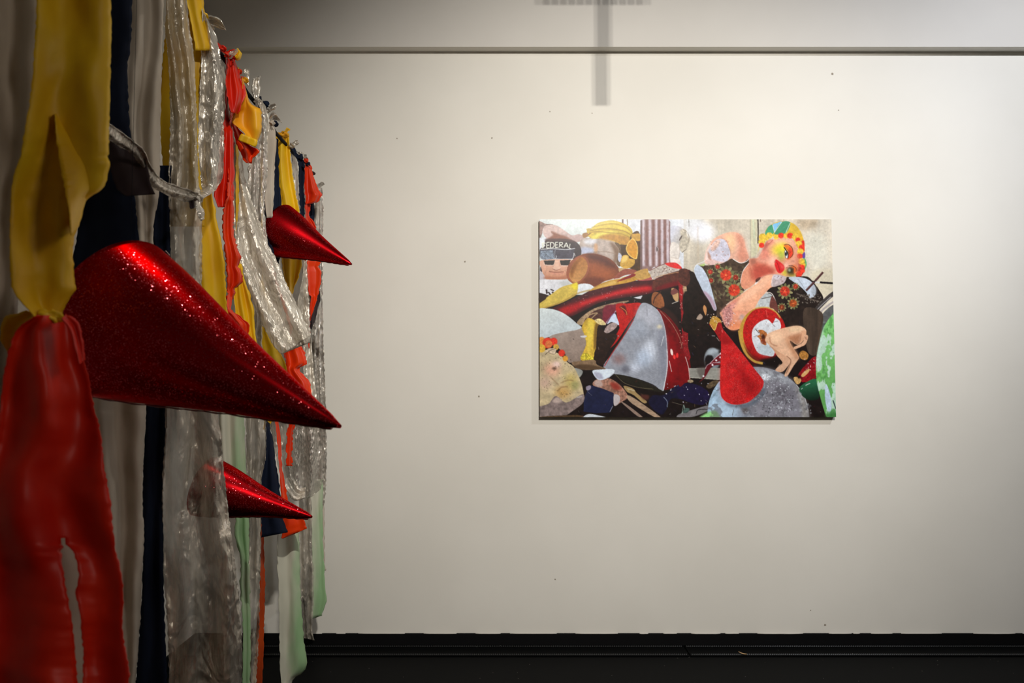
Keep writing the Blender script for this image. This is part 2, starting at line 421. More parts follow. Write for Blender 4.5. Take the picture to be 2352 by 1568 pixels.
tube('hanger', [(0, -.09, 0.05), (0, -.09, CEIL - SPOT_POS.z)], 0.008, M['lamp_metal'], sp)
tp = empty('spot_lamp', TOP_POS)
tag(tp, 'black cylinder spot lamp hung right above the ribbons', 'lamp')
D_ = (TOP_AIM - TOP_POS).normalized()
tube('lamp_can', [D_ * -0.035, D_ * -0.04, D_ * -0.15, D_ * -0.17], 0.045, M['lamp_metal'], tp, n=20, taper=[0.9, 1, 1, 0.6])
tube('hanger', [D_ * -0.12, D_ * -0.12 + Vector((0, 0, CEIL - TOP_POS.z + D_.z * 0.12))], 0.008, M['lamp_metal'], tp)
top_light.parent = tp; top_light.location = (0, 0, 0)
dl = empty('added_fill_lamp', FILL_POS)  # casing and hanger built around the added fill light
tag(dl, 'added square fill lamp out of view at the right, brightening the ribbons', 'lamp')
Rf = fill_light.rotation_euler.to_matrix().to_4x4()
bm = bmesh.new(); add_box(bm, -.47, .47, -.47, .47, 0.01, 0.09, 0.004); bmesh.ops.transform(bm, matrix=Rf, verts=bm.verts)
bm_obj('casing', bm, M['lamp_metal'], dl)
tube('hanger', [(0, 0, 0.06), (0, 0, CEIL - FILL_POS.z)], 0.01, M['lamp_metal'], dl)
fill_light.parent = dl; fill_light.location = (0, 0, 0)
# unseen stand-in for a hung lamp fixture, slatted to soften its T shaped shadow
T_ = 0.35
def shadow_pt(x, y):
    w = px(x, y, WALL_Y - 0.0); return w.lerp(SPOT_POS, T_)
pb = shadow_pt(1381, 241); bl = shadow_pt(1240, 24); br = shadow_pt(1473, 30)
fx = empty('slatted_shadow_caster', (pb.x, pb.y, pb.z))
tag(fx, 'unseen slatted stand-in for a hung lamp fixture, shaped to cast the T shadow', 'shadow caster')
zb = (bl.z + br.z) / 2 - pb.z
tube('drop_tube', [(0, 0, 0), (0, 0, zb + 0.02)], 0.012, M['lamp_metal'], fx, n=12)
x0_, x1_ = bl.x - pb.x, br.x - pb.x
n_ = 13
for i_ in range(n_):
    xa = x0_ + (x1_ - x0_) * i_ / (n_ - 1)
    box('slat', xa - 0.005, xa + 0.005, -0.006, 0.006, zb, zb + 0.16, M['lamp_metal'], fx)
box('rail', x0_, x1_, -0.010, -0.006, zb + 0.14, zb + 0.16, M['lamp_metal'], fx)
tube('hanger', [(-.05, 0, zb + 0.15), (-.05, 0, CEIL - pb.z)], 0.008, M['lamp_metal'], fx)

# ------------------------------------------------------------------ the cord
GROUP = 'torn ribbons hung along the black cord'
def YX(x):
    """depth of the hanging, by where along it a ribbon hangs"""
    return float(np.interp(x, [-60, 100, 262, 400, 520, 600, 660, 720, 745], [0.8, 0.97, 1.22, 1.52, 1.92, 2.35, 2.72, 3.02, 3.12]))
CORD = [px(737, 458, 3.225)] + [px(x - 7, y + 9, Y + 0.045) for x, y, Y in ((735, 428, 3.1), (716, 392, 2.98), (690, 352, 2.85), (668, 328, 2.74), (640, 296, 2.58), (606, 243, 2.36),
        (575, 205, 2.2), (540, 150, 2.04), (505, 104, 1.88), (480, 60, 1.78), (462, 22, 1.72))]
for y_ in (1.5, 1.3, 1.1, 0.9, 0.7):
    CORD.append(Vector((px(np.interp(y_, [0.7, 0.97, 1.22, 1.52], [-120, 100, 262, 400]), 500, y_).x, y_, 2.17)))
CORD.append(Vector((-0.66, 0.3, 2.22))); CORD.append(Vector((-0.9, -0.6, 2.4))); CORD.append(Vector((LX + 0.03, -1.0, 2.5)))
cord = tube('clothesline', CORD, 0.007, M['cord'], n=8)
tag(cord, 'black cord strung from the back wall carrying the ribbons', 'rope')
h = tube('hook', [CORD[0] + Vector((0, 0.012, 0)), CORD[0] + Vector((0, -0.01, 0.004)), CORD[0] + Vector((0.0, -0.028, 0.018))], 0.004, M['steel'], cord)

# ------------------------------------------------------------------ ribbons
def crm(a, b, c, d, t):
    return 0.5 * ((2 * b) + (-a + c) * t + (2 * a - 5 * b + 4 * c - d) * t * t + (-a + 3 * b - 3 * c + d) * t ** 3)

def patch(rows, Y, A, k, tilt, jag, seed, nx, step, curl, top, bottom, crisp, slit=None):
    rng = random.Random(seed)
    R = []
    for r in rows:
        yy = Y
        if len(r) == 3: q = (r[1], r[0], r[2], r[0])
        elif len(r) == 4: q = r
        else: q = r[:4]; yy = r[4]
        R.append((*q, yy))
    L = [np.array(r, float) for r in R]
    dense = []
    for i in range(len(L) - 1):
        a = L[max(i - 1, 0)]; b = L[i]; c = L[i + 1]; d = L[min(i + 2, len(L) - 1)]
        n = max(2, int(np.hypot(*(c[:4].reshape(2, 2).mean(0) - b[:4].reshape(2, 2).mean(0))) / step))
        for j in range(n):
            t = j / n
            dense.append(b + (c - b) * t if crisp else crm(a, b, c, d, t))
    dense.append(L[-1])
    grid = []
    ph = rng.uniform(0, 6.28); so = Vector((seed * 3.1, seed * 1.7, 0))
    n = len(dense)
    def rowpts(xl, yl, xr, yr, yy, v):
        w = math.hypot(xr - xl, yr - yl)
        jl, jr = rng.uniform(-jag, jag), rng.uniform(-jag, jag)
        jl += jag * 1.6 * mnoise.noise(Vector((v * 9, seed, 0))); jr += jag * 1.6 * mnoise.noise(Vector((v * 9, seed, 7)))
        ux, uy = ((xr - xl) / w, (yr - yl) / w) if w > 1e-6 else (1, 0)
        out = []
        wm = w * yy / F
        amp = min(A, wm * 0.22)
        for i in range(nx + 1):
            u = i / nx
            e = 1 - abs(2 * u - 1) ** 6 * 0.6
            d = amp * e * math.sin(6.283 * (k * u + 0.3 * mnoise.noise(Vector((v * 0.5, 0, seed)))) + ph)
            d += amp * 0.7 * mnoise.noise(Vector((u * 2.2, v * 0.8, 0)) + so) + amp * 0.3 * mnoise.noise(Vector((u * 4.5, v * 2.2, 3)) + so)
            d += tilt * (u - 0.5) - curl * (2 * u - 1) ** 2 + 0.014 * mnoise.noise(Vector((0.3, v * 0.5, 5)) + so)
            X_ = xl + (xr - xl) * u
            if slit:
                us = (nx * 6 // 10) / nx; yq = yl + (yr - yl) * u
                t_ = [q[0] for q in slit]; sl = np.interp(yq, t_, [q[1] for q in slit]) + jl; sr = np.interp(yq, t_, [q[2] for q in slit]) + jr
                mid = us if yq < slit[0][0] else None
                if mid is not None: pass
                elif u <= us: X_ = xl + (sl - xl) * u / us
                else: X_ = sr + (xr - sr) * (u - us - 1 / nx) / (1 - us - 1 / nx)
            ed = jr * max(0, 1 - (1 - u) * nx / 2) - jl * max(0, 1 - u * nx / 2)
            out.append(px(X_ + ux * ed, yl + (yr - yl) * u + uy * ed, yy + d))
        return out
    for i, q in enumerate(dense):
        v = sum(1 for _ in ()) + i * step / 130.0
        grid.append(rowpts(*q, v))
    if top:                                   # gather up to the cord, above the frame
        r0 = grid[0]; c = sum(r0, Vector()) / len(r0)
        zt = top
        for s in (0.33, 0.66, 0.9, 1.0):
            g = 1 - 0.75 * s * s
            row = []
            for p in r0:
                row.append(Vector((c.x + (p.x - c.x) * g, c.y + (p.y - c.y) * g, p.z + (zt - p.z) * s)))
            grid.insert(0, row)
    if bottom is not None:                    # hang on below the frame
        r0 = grid[-1]
        for s in (0.25, 0.5, 0.75, 1.0):
            grid.append([Vector((p.x, p.y + 0.01 * math.sin(5 * s + i * 0.5), p.z + (bottom - p.z) * s + (rng.uniform(-.01, .01) if s == 1 else 0))) for i, p in enumerate(r0)])
    return grid

SEED = [0]
CPX = [(462, 22, 1.72), (480, 60, 1.78), (505, 104, 1.88), (540, 150, 2.04), (575, 205, 2.2), (606, 243, 2.36), (640, 296, 2.58), (668, 328, 2.74), (690, 352, 2.85), (716, 392, 2.98), (735, 428, 3.1)]
def ribbon(label, mat, rows, Y=None, hang=None, A=0.008, k=1.2, tilt=0.03, jag=1.2, nx=14, step=7, curl=0.0, top=None, bottom=None, extra=(), name='fabric_ribbon', crisp=False, parent=None, cat='ribbon', thick=0.0012, slit=None):
    SEED[0] += 1
    if hang:                                  # a narrow torn strand runs up behind the others to the cord
        yc = np.interp(hang, [c[0] for c in CPX], [c[1] for c in CPX]); Yc = np.interp(hang, [c[0] for c in CPX], [c[2] for c in CPX])
        r0 = rows[0]; r0 = (r0[1], r0[0], r0[2], r0[0]) if len(r0) == 3 else r0[:4]
        ym = (r0[1] + r0[3]) / 2; xm = (r0[0] + r0[2]) / 2; Yb = Y if Y is not None else YX(xm); dd = 0.04
        rows = [(hang - 2, yc, hang + 2, yc, Yc), (hang - 3, yc + 20, hang + 3, yc + 20, Yc + dd), (hang - 3, yc * 0.5 + ym * 0.5, hang + 3, yc * 0.5 + ym * 0.5, max(Yb, Yc) + dd), (xm - 4, ym - 30, xm + 4, ym - 30, Yb + dd)] + list(rows)
    verts, faces = [], []
    for rr in [rows] + list(extra):
        r0 = rr[0]
        xm = (r0[1] + r0[2]) / 2 if len(r0) == 3 else (r0[0] + r0[2]) / 2
        g = patch(rr, Y if Y is not None else YX(xm), A, k, tilt, jag, SEED[0], nx, step, curl, top if rr is rows else None, bottom, crisp, slit)
        o0 = len(verts); n = nx + 1
        for row in g: verts += row
        for i in range(len(g) - 1):
            for j in range(nx):
                a = o0 + i * n + j
                if slit and j == nx * 6 // 10 and (g[i][j + 1] - g[i][j]).length > 0.006 and (i > len(g) // 2): continue
                faces.append((a, a + n, a + n + 1, a + 1))
    o = obj(name, verts, faces, M[mat], parent, thick=thick)
    if parent is None: tag(o, label, cat, GROUP)
    return o

def knot(parent, x, y, Y, r, mat, flat=1.0, name='knot'):
    """a lumpy pulled knot of cloth"""
    bm = bmesh.new(); bmesh.ops.create_icosphere(bm, subdivisions=3, radius=1.0)
    rr = r * Y / F; c = px(x, y, Y); s = Vector((x * 0.37, y * 0.11, 0))
    for v in bm.verts:
        p = v.co.copy()
        f = 1 + 0.30 * math.sin(3.2 * math.atan2(p.y, p.x) + 4 * p.z + x) + 0.3 * mnoise.noise(p * 2.3 + s)
        v.co = c + Vector((p.x * f, p.y * f * 0.8, p.z * f * flat)) * rr
    return bm_obj(name, bm, M[mat], parent, smooth=True)

def tail(parent, rows, Y, mat, **kw):
    kw.setdefault('A', 0.006); kw.setdefault('nx', 8); kw.setdefault('step', 4); kw.setdefault('tilt', 0.02)
    kw.setdefault('name', 'knot_tail')
    kn_ = next((q for q in parent.children if q.name.startswith('knot') and not q.name.startswith('knot_tail')), None)
    if kw['name'] == 'knot_tail' and kn_: parent = kn_
    return ribbon(None, mat, rows, Y, parent=parent, **kw)

ROPE_Z = 2.165
# ---- nearest ribbons, at the left edge of the frame
ribbon('off-white cotton ribbon at the far left edge beside the long yellow one', 'white',
       [(-60, -80, 88), (300, -90, 80), (640, -95, 45), (1000, -100, 30), (1568, -110, 40)], 1.16, A=0.012, k=1.7, top=ROPE_Z, bottom=0.10)
y1 = ribbon('broad dull yellow satin ribbon knotted to a red one at the left edge', 'yellow',
       [(-60, 84, 252), (60, 82, 255), (200, 72, 252), (330, 52, 250), (362, 46, 247), (372, 42, 253), (398, 34, 246), (420, 28, 243), (440, 26, 226), (456, 25, 201),
        (500, 24, 186), (560, 22, 168), (640, 24, 170), (664, 28, 173), (690, 46, 156), (712, 66, 146), (732, 84, 141)], 0.97, A=0.012, k=0.9, tilt=0.07, curl=0.0, top=ROPE_Z, nx=20)
tail(y1, [(126, 262, 136, 258), (128, 300, 165, 275), (134, 350, 215, 335), (142, 400, 238, 372), (150, 440, 230, 425), (158, 480, 198, 452), (163, 540, 180, 520)], 0.981, 'yellow', A=0.002, tilt=0.05, name='loose_flap')
knot(y1, 113, 727, 0.965, 26, 'yellow', 0.55)
r1 = ribbon('wide red satin ribbon split near its end, knotted below yellow ribbon', 'red',
       [(724, 84, 142), (738, 62, 166), (758, 38, 181), (800, 22, 190), (832, 14, 193), (880, 6, 206), (940, 0, 216), (976, -4, 228), (1010, -8, 233), (1080, -14, 241), (1130, -20, 251), (1190, -22, 258), (1256, -24, 264), (1300, -26, 275), (1330, -26, 279), (1370, -28, 283), (1420, -28, 280), (1480, -28, 286), (1540, -28, 297), (1568, -28, 295), (1660, -30, 290)],
       0.955, A=0.013, k=1.3, tilt=0.06, jag=1.6, nx=28, bottom=0.12,
       slit=[(1254, 153, 153), (1258, 139, 167), (1300, 142, 178), (1320, 147, 181), (1360, 154, 173), (1420, 165, 185), (1500, 173, 192), (1568, 178, 190), (1700, 176, 192)])
tail(r1, [(142, 730, 150, 722), (160, 760, 178, 738), (172, 800, 190, 780), (182, 838, 195, 826)], 0.945, 'red')
tail(y1, [(60, 712, 96, 728), (40, 720, 80, 760), (8, 730, 70, 800), (0, 780, 50, 860)], 1.0, 'yellow', A=0.004)
ribbon('off-white cotton ribbon glimpsed through the slit of the red one', 'white',
       [(-60, 112, 165), (400, 108, 150), (700, 95, 140), (1000, 90, 200), (1300, 96, 236), (1568, 110, 246)], 1.22, A=0.006, tilt=0.02, top=ROPE_Z, bottom=0.15)
ribbon('broad navy cotton ribbon just above the largest red cone', 'navy',
       [(-60, 225, 306), (100, 222, 300), (150, 222, 293), (230, 222, 295), (310, 215, 300), (450, 188, 310), (540, 178, 318), (620, 165, 326), (800, 170, 335)], 1.36, A=0.008, k=0.8, tilt=0.03, top=ROPE_Z)
ribbon('creased off-white cotton ribbon passing behind the largest cone', 'white',
       [(-60, 298, 378), (150, 290, 371), (300, 298, 368), (440, 306, 365), (520, 312, 352), (620, 300, 352), (760, 240, 350), (925, 210, 336), (960, 212, 335), (1060, 214, 329), (1150, 222, 327), (1230, 230, 330), (1330, 238, 325), (1420, 250, 322), (1568, 270, 311)], 1.44, A=0.012, k=1.5, tilt=0.05, jag=1.0, top=ROPE_Z, nx=24, bottom=0.12)
ribbon('narrow navy cotton ribbon beside the tall silver gauze', 'navy',
       [(380, 352, 394), (460, 352, 390), (540, 350, 390), (640, 352, 392), (925, 336, 384), (1000, 333, 382), (1060, 330, 378), (1150, 327, 374), (1250, 329, 375), (1360, 326, 376), (1568, 312, 384)], 1.50, A=0.006, tilt=0.02, bottom=0.2)
ribbon('dark plum cotton scrap behind the knotted silver loop', 'dark',
       [(240, 300, 256, 285), (246, 340, 300, 318), (256, 400, 330, 355), (272, 438, 345, 420), (290, 450, 356, 446)], 1.30, A=0.004, tilt=0.02)
# ---- silver and yellow in the middle of the hanging
ribbon('yellow ribbon behind the tall silver gauze, near top of frame', 'yellow',
       [(-40, 385, 468), (100, 377, 462), (200, 369, 462), (236, 366, 458), (330, 370, 455), (420, 379, 462), (520, 385, 470)], 1.60, A=0.006, k=0.8, tilt=0.03, top=ROPE_Z)
g1 = ribbon('tall crinkled silver gauze ribbon passing behind the largest cone, covering lowest base', 'gauze',
       [(-60, 372, 424), (40, 374, 433), (110, 384, 443), (160, 388, 448), (250, 391, 451), (330, 390, 453), (420, 388, 456), (470, 388, 463), (600, 386, 464), (690, 388, 463), (800, 388, 474), (935, 380, 495), (1000, 380, 508), (1060, 375, 512), (1130, 373, 520), (1180, 372, 525), (1240, 372, 533), (1300, 374, 541), (1370, 380, 547), (1450, 385, 553), (1520, 388, 556), (1600, 390, 550)], 1.53, A=0.013, k=1.8, tilt=0.05, nx=30, step=5, top=ROPE_Z, bottom=0.15)
lp = ribbon('silver lame ribbon hanging in a loop down to a small knot', 'silver',
       [(464, 20, 484, 60), (466, 70, 498, 86), (464, 120, 506, 132), (459, 200, 512, 196), (455, 330, 514, 330), (452, 400, 513, 396), (452, 430, 500, 430), (452, 448, 476, 450, 1.54), (450, 455, 458, 460, 1.50)], 1.62, A=0.012, k=1.1, tilt=0.03, nx=18, step=5,
       extra=([(456, 444, 456, 466, 1.50), (420, 431, 425, 463, 1.45), (375, 414, 380, 446, 1.39), (350, 386, 340, 420, 1.34), (330, 345, 318, 376, 1.30), (302, 321, 298, 350, 1.26), (275, 300, 272, 336, 1.22), (252, 284, 246, 318, 1.18), (215, 256, 205, 290, 1.12), (188, 150, 166, 166, 1.08), (174, -60, 150, -60, 1.06), (168, -420, 154, -420, 1.05)],))
knot(lp, 453, 455, 1.49, 11, 'silver', 0.9)
tail(lp, [(434, 462, 450, 458), (436, 474, 449, 470), (440, 480, 446, 478)], 1.485, 'dark')
tail(lp, [(446, 462, 458, 458), (450, 480, 463, 474), (455, 494, 470, 486), (462, 508, 470, 502)], 1.48, 'silver', A=0.003)
tail(lp, [(476, 34, 482, 60), (490, 36, 494, 62), (505, 44, 506, 66), (514, 58, 519, 69)], 1.75, 'silver', A=0.008)
yf = ribbon('short yellow satin ribbon end cut square at the top of frame', 'yellow',
       [(-40, 424, 466), (0, 428, 467), (40, 437, 471), (66, 442, 479), (90, 446, 485), (105, 448, 490), (116, 449, 488)], 1.60, A=0.005, tilt=0.03, crisp=True, top=ROPE_Z)
ribbon('frayed yellow satin ribbon below the small silver knot', 'yellow',
       [(430, 455, 484), (470, 456, 492), (520, 457, 500), (545, 458, 507), (620, 458, 517), (700, 460, 521), (750, 462, 531), (830, 470, 540)], 1.74, A=0.007, k=1.0, tilt=0.03, jag=1.6, hang=468)
# ---- red and amber ruffles along the top
rr = ribbon('torn red satin ruffle at the top of the hanging against wall', 'red',
       [(499, 97, 502, 99), (508, 116, 522, 118), (522, 130, 541, 142), (522, 160, 549, 166), (519, 180, 556, 186), (521, 214, 564, 210), (526, 240, 557, 238), (530, 258, 546, 262)], 1.98, A=0.02, k=1.4, tilt=0.05, jag=1.5, nx=16, step=4)
tail(rr, [(519, 120, 530, 134), (528, 116, 540, 138), (538, 112, 548, 134)], 1.97, 'red')
tail(rr, [(538, 128, 544, 140), (541, 118, 551, 138), (546, 110, 555, 122)], 1.965, 'yellow', A=0.008)
ar = ribbon('bright amber satin ruffle under the torn red one', 'amber',
       [(556, 178, 560, 188), (557, 196, 567, 214), (556, 224, 574, 236), (548, 246, 589, 246), (536, 262, 600, 254), (534, 282, 601, 290), (546, 292, 598, 306), (562, 306, 594, 320), (566, 318, 592, 324)], 2.03, A=0.018, k=1.1, tilt=0.04, jag=1.0, step=4)
tail(ar, [(556, 307, 592, 322), (550, 316, 592, 332), (548, 322, 586, 338)], 2.0, 'yellow', A=0.006)
ribbon('small bright red satin scrap hanging below the amber ruffle', 'orange',
       [(533, 284, 546, 290), (536, 300, 560, 310), (540, 318, 574, 334), (546, 334, 591, 342), (550, 346, 594, 350), (555, 354, 590, 357), (558, 366, 582, 362), (566, 374, 579, 376)], 2.06, A=0.015, k=1.3, jag=1.8, step=4, hang=556)
ribbon('dark red satin ribbon between the silver loop and slanting gauze', 'red',
       [(300, 506, 534), (340, 504, 536), (380, 502, 538), (420, 497, 538), (450, 492, 536), (466, 496, 530), (476, 500, 520)], 1.98, A=0.010, tilt=0.04, jag=1.6, hang=522)
ribbon('jagged orange satin ribbon right of the frayed yellow ribbon', 'orange',
       [(452, 522, 534), (470, 515, 536), (500, 512, 536), (540, 512, 538), (570, 516, 546), (590, 518, 552), (612, 520, 548), (626, 521, 556), (650, 521, 555), (662, 522, 540), (672, 522, 541), (690, 522, 532), (704, 521, 526)], 1.93, A=0.014, k=1.5, jag=2.2, step=4, hang=530)
ribbon('curled red satin scrap touching the upper edge of the big cone', 'orange',
       [(712, 522, 532), (722, 524, 548), (734, 530, 560), (744, 535, 571), (756, 540, 571), (770, 548, 570), (782, 554, 566)], 1.88, A=0.014, k=1.4, jag=2.0, step=4, hang=532)
# ---- slanting gauze loop
sg = ribbon('long pale gauze ribbon slanting down to a folded corner', 'pale',
       [(507, 150, 513, 152), (510, 200, 522, 204), (514, 250, 530, 256), (516, 300, 541, 302), (520, 350, 552, 344), (526, 420, 562, 404), (530, 470, 575, 450), (532, 520, 594, 500), (540, 580, 616, 560), (558, 632, 640, 606), (580, 690, 662, 660), (604, 748, 686, 706), (626, 790, 702, 744), (646, 814, 713, 772)], 2.12, A=0.014, k=1.6, tilt=0.05, nx=24, step=5)
tail(sg, [(650, 812, 713, 786), (652, 800, 713, 770), (668, 770, 712, 752), (676, 730, 711, 716), (684, 690, 709, 680), (694, 640, 706, 630), (700, 600, 706, 596)], 2.2, 'pale', A=0.005, name='folded_end')
ribbon('crinkled silver strand behind the slanting gauze ribbon', 'foil',
       [(262, 594, 610), (300, 582, 612), (340, 577, 614), (400, 570, 614), (470, 570, 608), (530, 578, 612), (600, 596, 618), (640, 604, 630), (700, 618, 640)], 2.22, A=0.012, k=2.2, nx=22, step=5)
kn = ribbon('pale silver ribbon tied with a flared bow near cord top', 'pale',
       [(592, 232, 602, 230), (598, 250, 610, 246), (603, 270, 616, 266), (602, 290, 620, 284), (598, 312, 616, 306), (596, 330, 612, 330)], 2.28, A=0.006, step=4)
knot(kn, 591, 231, 2.27, 7, 'pale', 0.8)
tail(kn, [(586, 232, 592, 230), (580, 214, 597, 210), (578, 196, 597, 192), (582, 180, 598, 172)], 2.27, 'silver')
tail(kn, [(563, 190, 570, 198), (564, 176, 572, 180), (560, 166, 572, 170), (562, 156, 573, 158)], 2.16, 'silver')
wr = ribbon('plain off-white cotton ribbon left of the bright yellow ribbon', 'white',
       [(284, 612, 628), (300, 610, 632), (340, 609, 634), (400, 608, 630), (440, 608, 629), (470, 609, 627), (500, 612, 626)], 2.44, A=0.008, k=0.8, tilt=0.03)
knot(wr, 622, 283, 2.42, 8, 'white', 0.7)
tail(wr, [(616, 280, 622, 284), (622, 262, 634, 276), (628, 256, 644, 280), (634, 262, 648, 282)], 2.42, 'silver')
ribbon('thin navy ribbon between the off-white and bright yellow ribbons', 'navy',
       [(318, 630, 638), (360, 629, 640), (420, 630, 642), (470, 628, 646), (560, 624, 646), (610, 628, 640), (620, 632, 637)], 2.64, A=0.003)
ribbon('thin navy sliver left of the small upper cone', 'navy',
       [(420, 606, 612), (470, 607, 614), (520, 608, 620), (590, 616, 630)], 2.5, A=0.003)
y3 = ribbon('bright yellow satin ribbon with a gathered knot behind upper cone', 'yellow',
       [(306, 636, 663), (316, 634, 664), (330, 635, 666), (350, 634, 667), (372, 633, 669), (400, 634, 672), (430, 636, 677), (446, 640, 680), (490, 644, 688), (540, 644, 692), (590, 646, 694), (630, 652, 688), (656, 660, 678), (684, 667, 669)], 2.74, A=0.012, k=1.4, tilt=0.05, nx=20, step=5)
knot(y3, 650, 309, 2.72, 11, 'amber', 0.6)
tail(y3, [(650, 304, 658, 306), (655, 298, 662, 301), (658, 292, 668, 297)], 2.71, 'yellow', A=0.003)
ribbon('narrow grey gauze ribbon right of the bright yellow ribbon', 'gauze',
       [(342, 667, 674), (370, 670, 681), (420, 674, 685), (470, 680, 688), (520, 686, 690)], 2.85, A=0.004, nx=8)
nv = ribbon('navy cotton ribbon tied to the cord right of bright yellow', 'navy',
       [(338, 668, 676), (354, 674, 684), (366, 682, 696), (384, 686, 700), (430, 686, 698), (470, 689, 700), (520, 689, 697), (560, 688, 697)], 2.82, A=0.005, step=4)
knot(nv, 688, 362, 2.81, 7, 'navy', 0.8)
tail(nv, [(686, 364, 692, 368), (690, 356, 696, 362), (691, 352, 695, 354)], 2.8, 'navy')
tail(nv, [(694, 366, 697, 372), (702, 374, 705, 380), (711, 385, 713, 387)], 2.79, 'navy')
tail(nv, [(676, 344, 682, 348), (684, 348, 690, 356), (690, 350, 693, 354)], 2.84, 'silver')
ro = ribbon('glossy orange satin ruffle high at the right end of the hanging', 'orange',
       [(366, 698, 704), (378, 700, 713), (400, 699, 719), (420, 698, 726), (438, 699, 733), (446, 700, 740), (456, 702, 735), (464, 701, 730), (468, 702, 710)], 2.92, A=0.016, k=1.2, jag=1.2, step=3)
tail(ro, [(696, 362, 700, 368), (702, 360, 708, 366), (706, 362, 709, 364)], 2.9, 'silver')
ribbon('jagged red satin strip hanging under the glossy orange ruffle', 'orange',
       [(462, 701, 708), (476, 701, 713), (496, 701, 710), (504, 702, 716), (514, 703, 724), (524, 708, 727), (534, 712, 722), (540, 714, 719)], 2.94, A=0.010, jag=1.2, step=3)
ribbon('navy sliver behind the jagged red strip at right end', 'navy',
       [(458, 708, 722), (500, 710, 722), (560, 706, 720), (600, 704, 716)], 3.02, A=0.003)
ribbon('flat orange satin rag just below the small upper cone', 'orange',
       [(580, 700, 736), (600, 701, 738), (612, 702, 730), (622, 702, 738), (652, 704, 737), (662, 706, 733), (676, 708, 731), (680, 714, 730), (740, 709, 712), (800, 709, 711)], 2.95, A=0.005, tilt=0.02, jag=1.0, step=3, crisp=True)
ribbon('charcoal silver scrap beneath the flat orange rag', 'dark',
       [(668, 710, 736), (690, 710, 734), (715, 711, 728), (740, 712, 722), (756, 713, 716)], 3.0, A=0.008)
ribbon('crinkled silver ribbon forming the right edge of the hanging', 'foil',
       [(426, 728, 738), (450, 726, 741), (480, 720, 742), (520, 718, 742), (580, 718, 742), (640, 722, 741), (700, 722, 741), (760, 718, 742), (840, 716, 745), (920, 716, 748), (1000, 716, 750), (1080, 718, 750), (1140, 724, 747), (1160, 738, 744)], 3.06, A=0.010, k=2.6, nx=22, step=5)
ribbon('pinkish gauze ribbon between folded corner and right silver edge', 'pale',
       [(560, 690, 712), (640, 696, 713), (760, 700, 714), (800, 701, 717), (860, 702, 722), (940, 706, 730), (990, 706, 734)], 2.98, A=0.006, k=1.2)
# ---- middle height, behind the slanting gauze and above the big cone
ribbon('pale yellow gauze ribbon behind the slanting gauze above big cone', 'yellow',
       [(610, 536, 556), (640, 540, 562), (680, 538, 575), (720, 541, 584), (745, 548, 584), (790, 560, 590), (840, 575, 600)], 2.06, A=0.008, k=2.0, hang=545)
ribbon('whitish crinkled gauze strand right of the pale yellow gauze', 'gauze',
       [(650, 574, 582), (690, 580, 594), (730, 584, 602), (780, 574, 602), (820, 578, 604), (880, 584, 612)], 2.2, A=0.008, k=1.8, hang=590)
ribbon('shiny yellow satin ribbon end between gauze and big cone', 'yellow',
       [(650, 596, 606), (700, 598, 622), (740, 600, 612), (770, 600, 622), (800, 602, 644), (812, 604, 646), (836, 606, 656), (862, 610, 657), (900, 615, 650), (975, 606, 620), (986, 608, 620)], 2.34, A=0.012, k=1.2, step=5, hang=600)
ribbon('crumpled orange satin rag below the folded gauze corner', 'orange',
       [(790, 652, 690), (806, 652, 697), (820, 654, 702), (836, 656, 703), (843, 656, 690), (850, 657, 688), (864, 660, 700), (880, 664, 713), (906, 670, 714), (940, 690, 706), (980, 662, 676), (1070, 658, 670)], 2.5, A=0.014, k=1.3, jag=2.0, step=4, hang=602)
# ---- below the big cone
ribbon('off-white and green cotton ribbon above the lowest cone', 'green',
       [(900, 500, 556), (945, 503, 560), (1000, 506, 562), (1060, 511, 564), (1110, 514, 566), (1180, 540, 572), (1230, 540, 572), (1276, 551, 572), (1300, 553, 572), (1340, 550, 574), (1360, 552, 574), (1450, 558, 576), (1568, 556, 574)], 2.06, A=0.014, k=1.6, tilt=0.04, jag=1.4, bottom=0.15)
ribbon('rumpled silver gauze ribbon between two lower cones, hanging to floor', 'gauze',
       [(900, 560, 606), (950, 563, 610), (1010, 566, 611), (1060, 567, 609), (1100, 568, 600), (1180, 566, 600), (1230, 566, 599), (1300, 562, 598), (1380, 560, 596), (1460, 558, 594), (1568, 554, 588)], 2.18, A=0.014, k=2.2, nx=24, step=5, bottom=0.1)
ribbon('shiny silver gauze ribbon end at the bottom of the frame', 'foil',
       [(1340, 514, 546), (1390, 515, 552), (1460, 514, 555), (1530, 515, 555), (1600, 516, 552)], 1.72, A=0.010, k=1.6, bottom=0.2)
ribbon('narrow rust brown cotton ribbon reaching the floor by green one', 'rust',
       [(1190, 598, 606), (1260, 598, 606), (1330, 597, 609), (1400, 592, 607), (1470, 588, 606), (1540, 582, 604), (1600, 576, 602)], 2.42, A=0.004, nx=8, bottom=0.1)
ribbon('small navy cotton pennant behind the lowest cone', 'navy',
       [(980, 609, 620), (1010, 610, 627), (1060, 606, 633), (1100, 601, 640), (1140, 600, 644), (1190, 600, 650), (1212, 601, 657), (600, 1234, 662, 1222)], 2.3, A=0.010, tilt=0.04, hang=598)
ribbon('short orange satin pennant beside the navy pennant', 'orange',
       [(1060, 640, 646), (1110, 644, 654), (1150, 646, 662), (1190, 648, 698), (1204, 650, 702), (648, 1222, 702, 1206), (646, 1234, 705, 1213), (648, 1237, 664, 1231)], 2.4, A=0.008, tilt=0.03, jag=1.0, crisp=True, hang=600)
ribbon('silver gauze loop hanging left of the sparkling loop', 'gauze',
       [(620, 960, 662, 960), (624, 1000, 664, 1000), (634, 1050, 666, 1040), (646, 1100, 668, 1080), (660, 1130, 676, 1100), (676, 1149, 690, 1120), (700, 1144, 702, 1118)], 2.56, A=0.008, k=1.4, nx=20, step=5, hang=606)
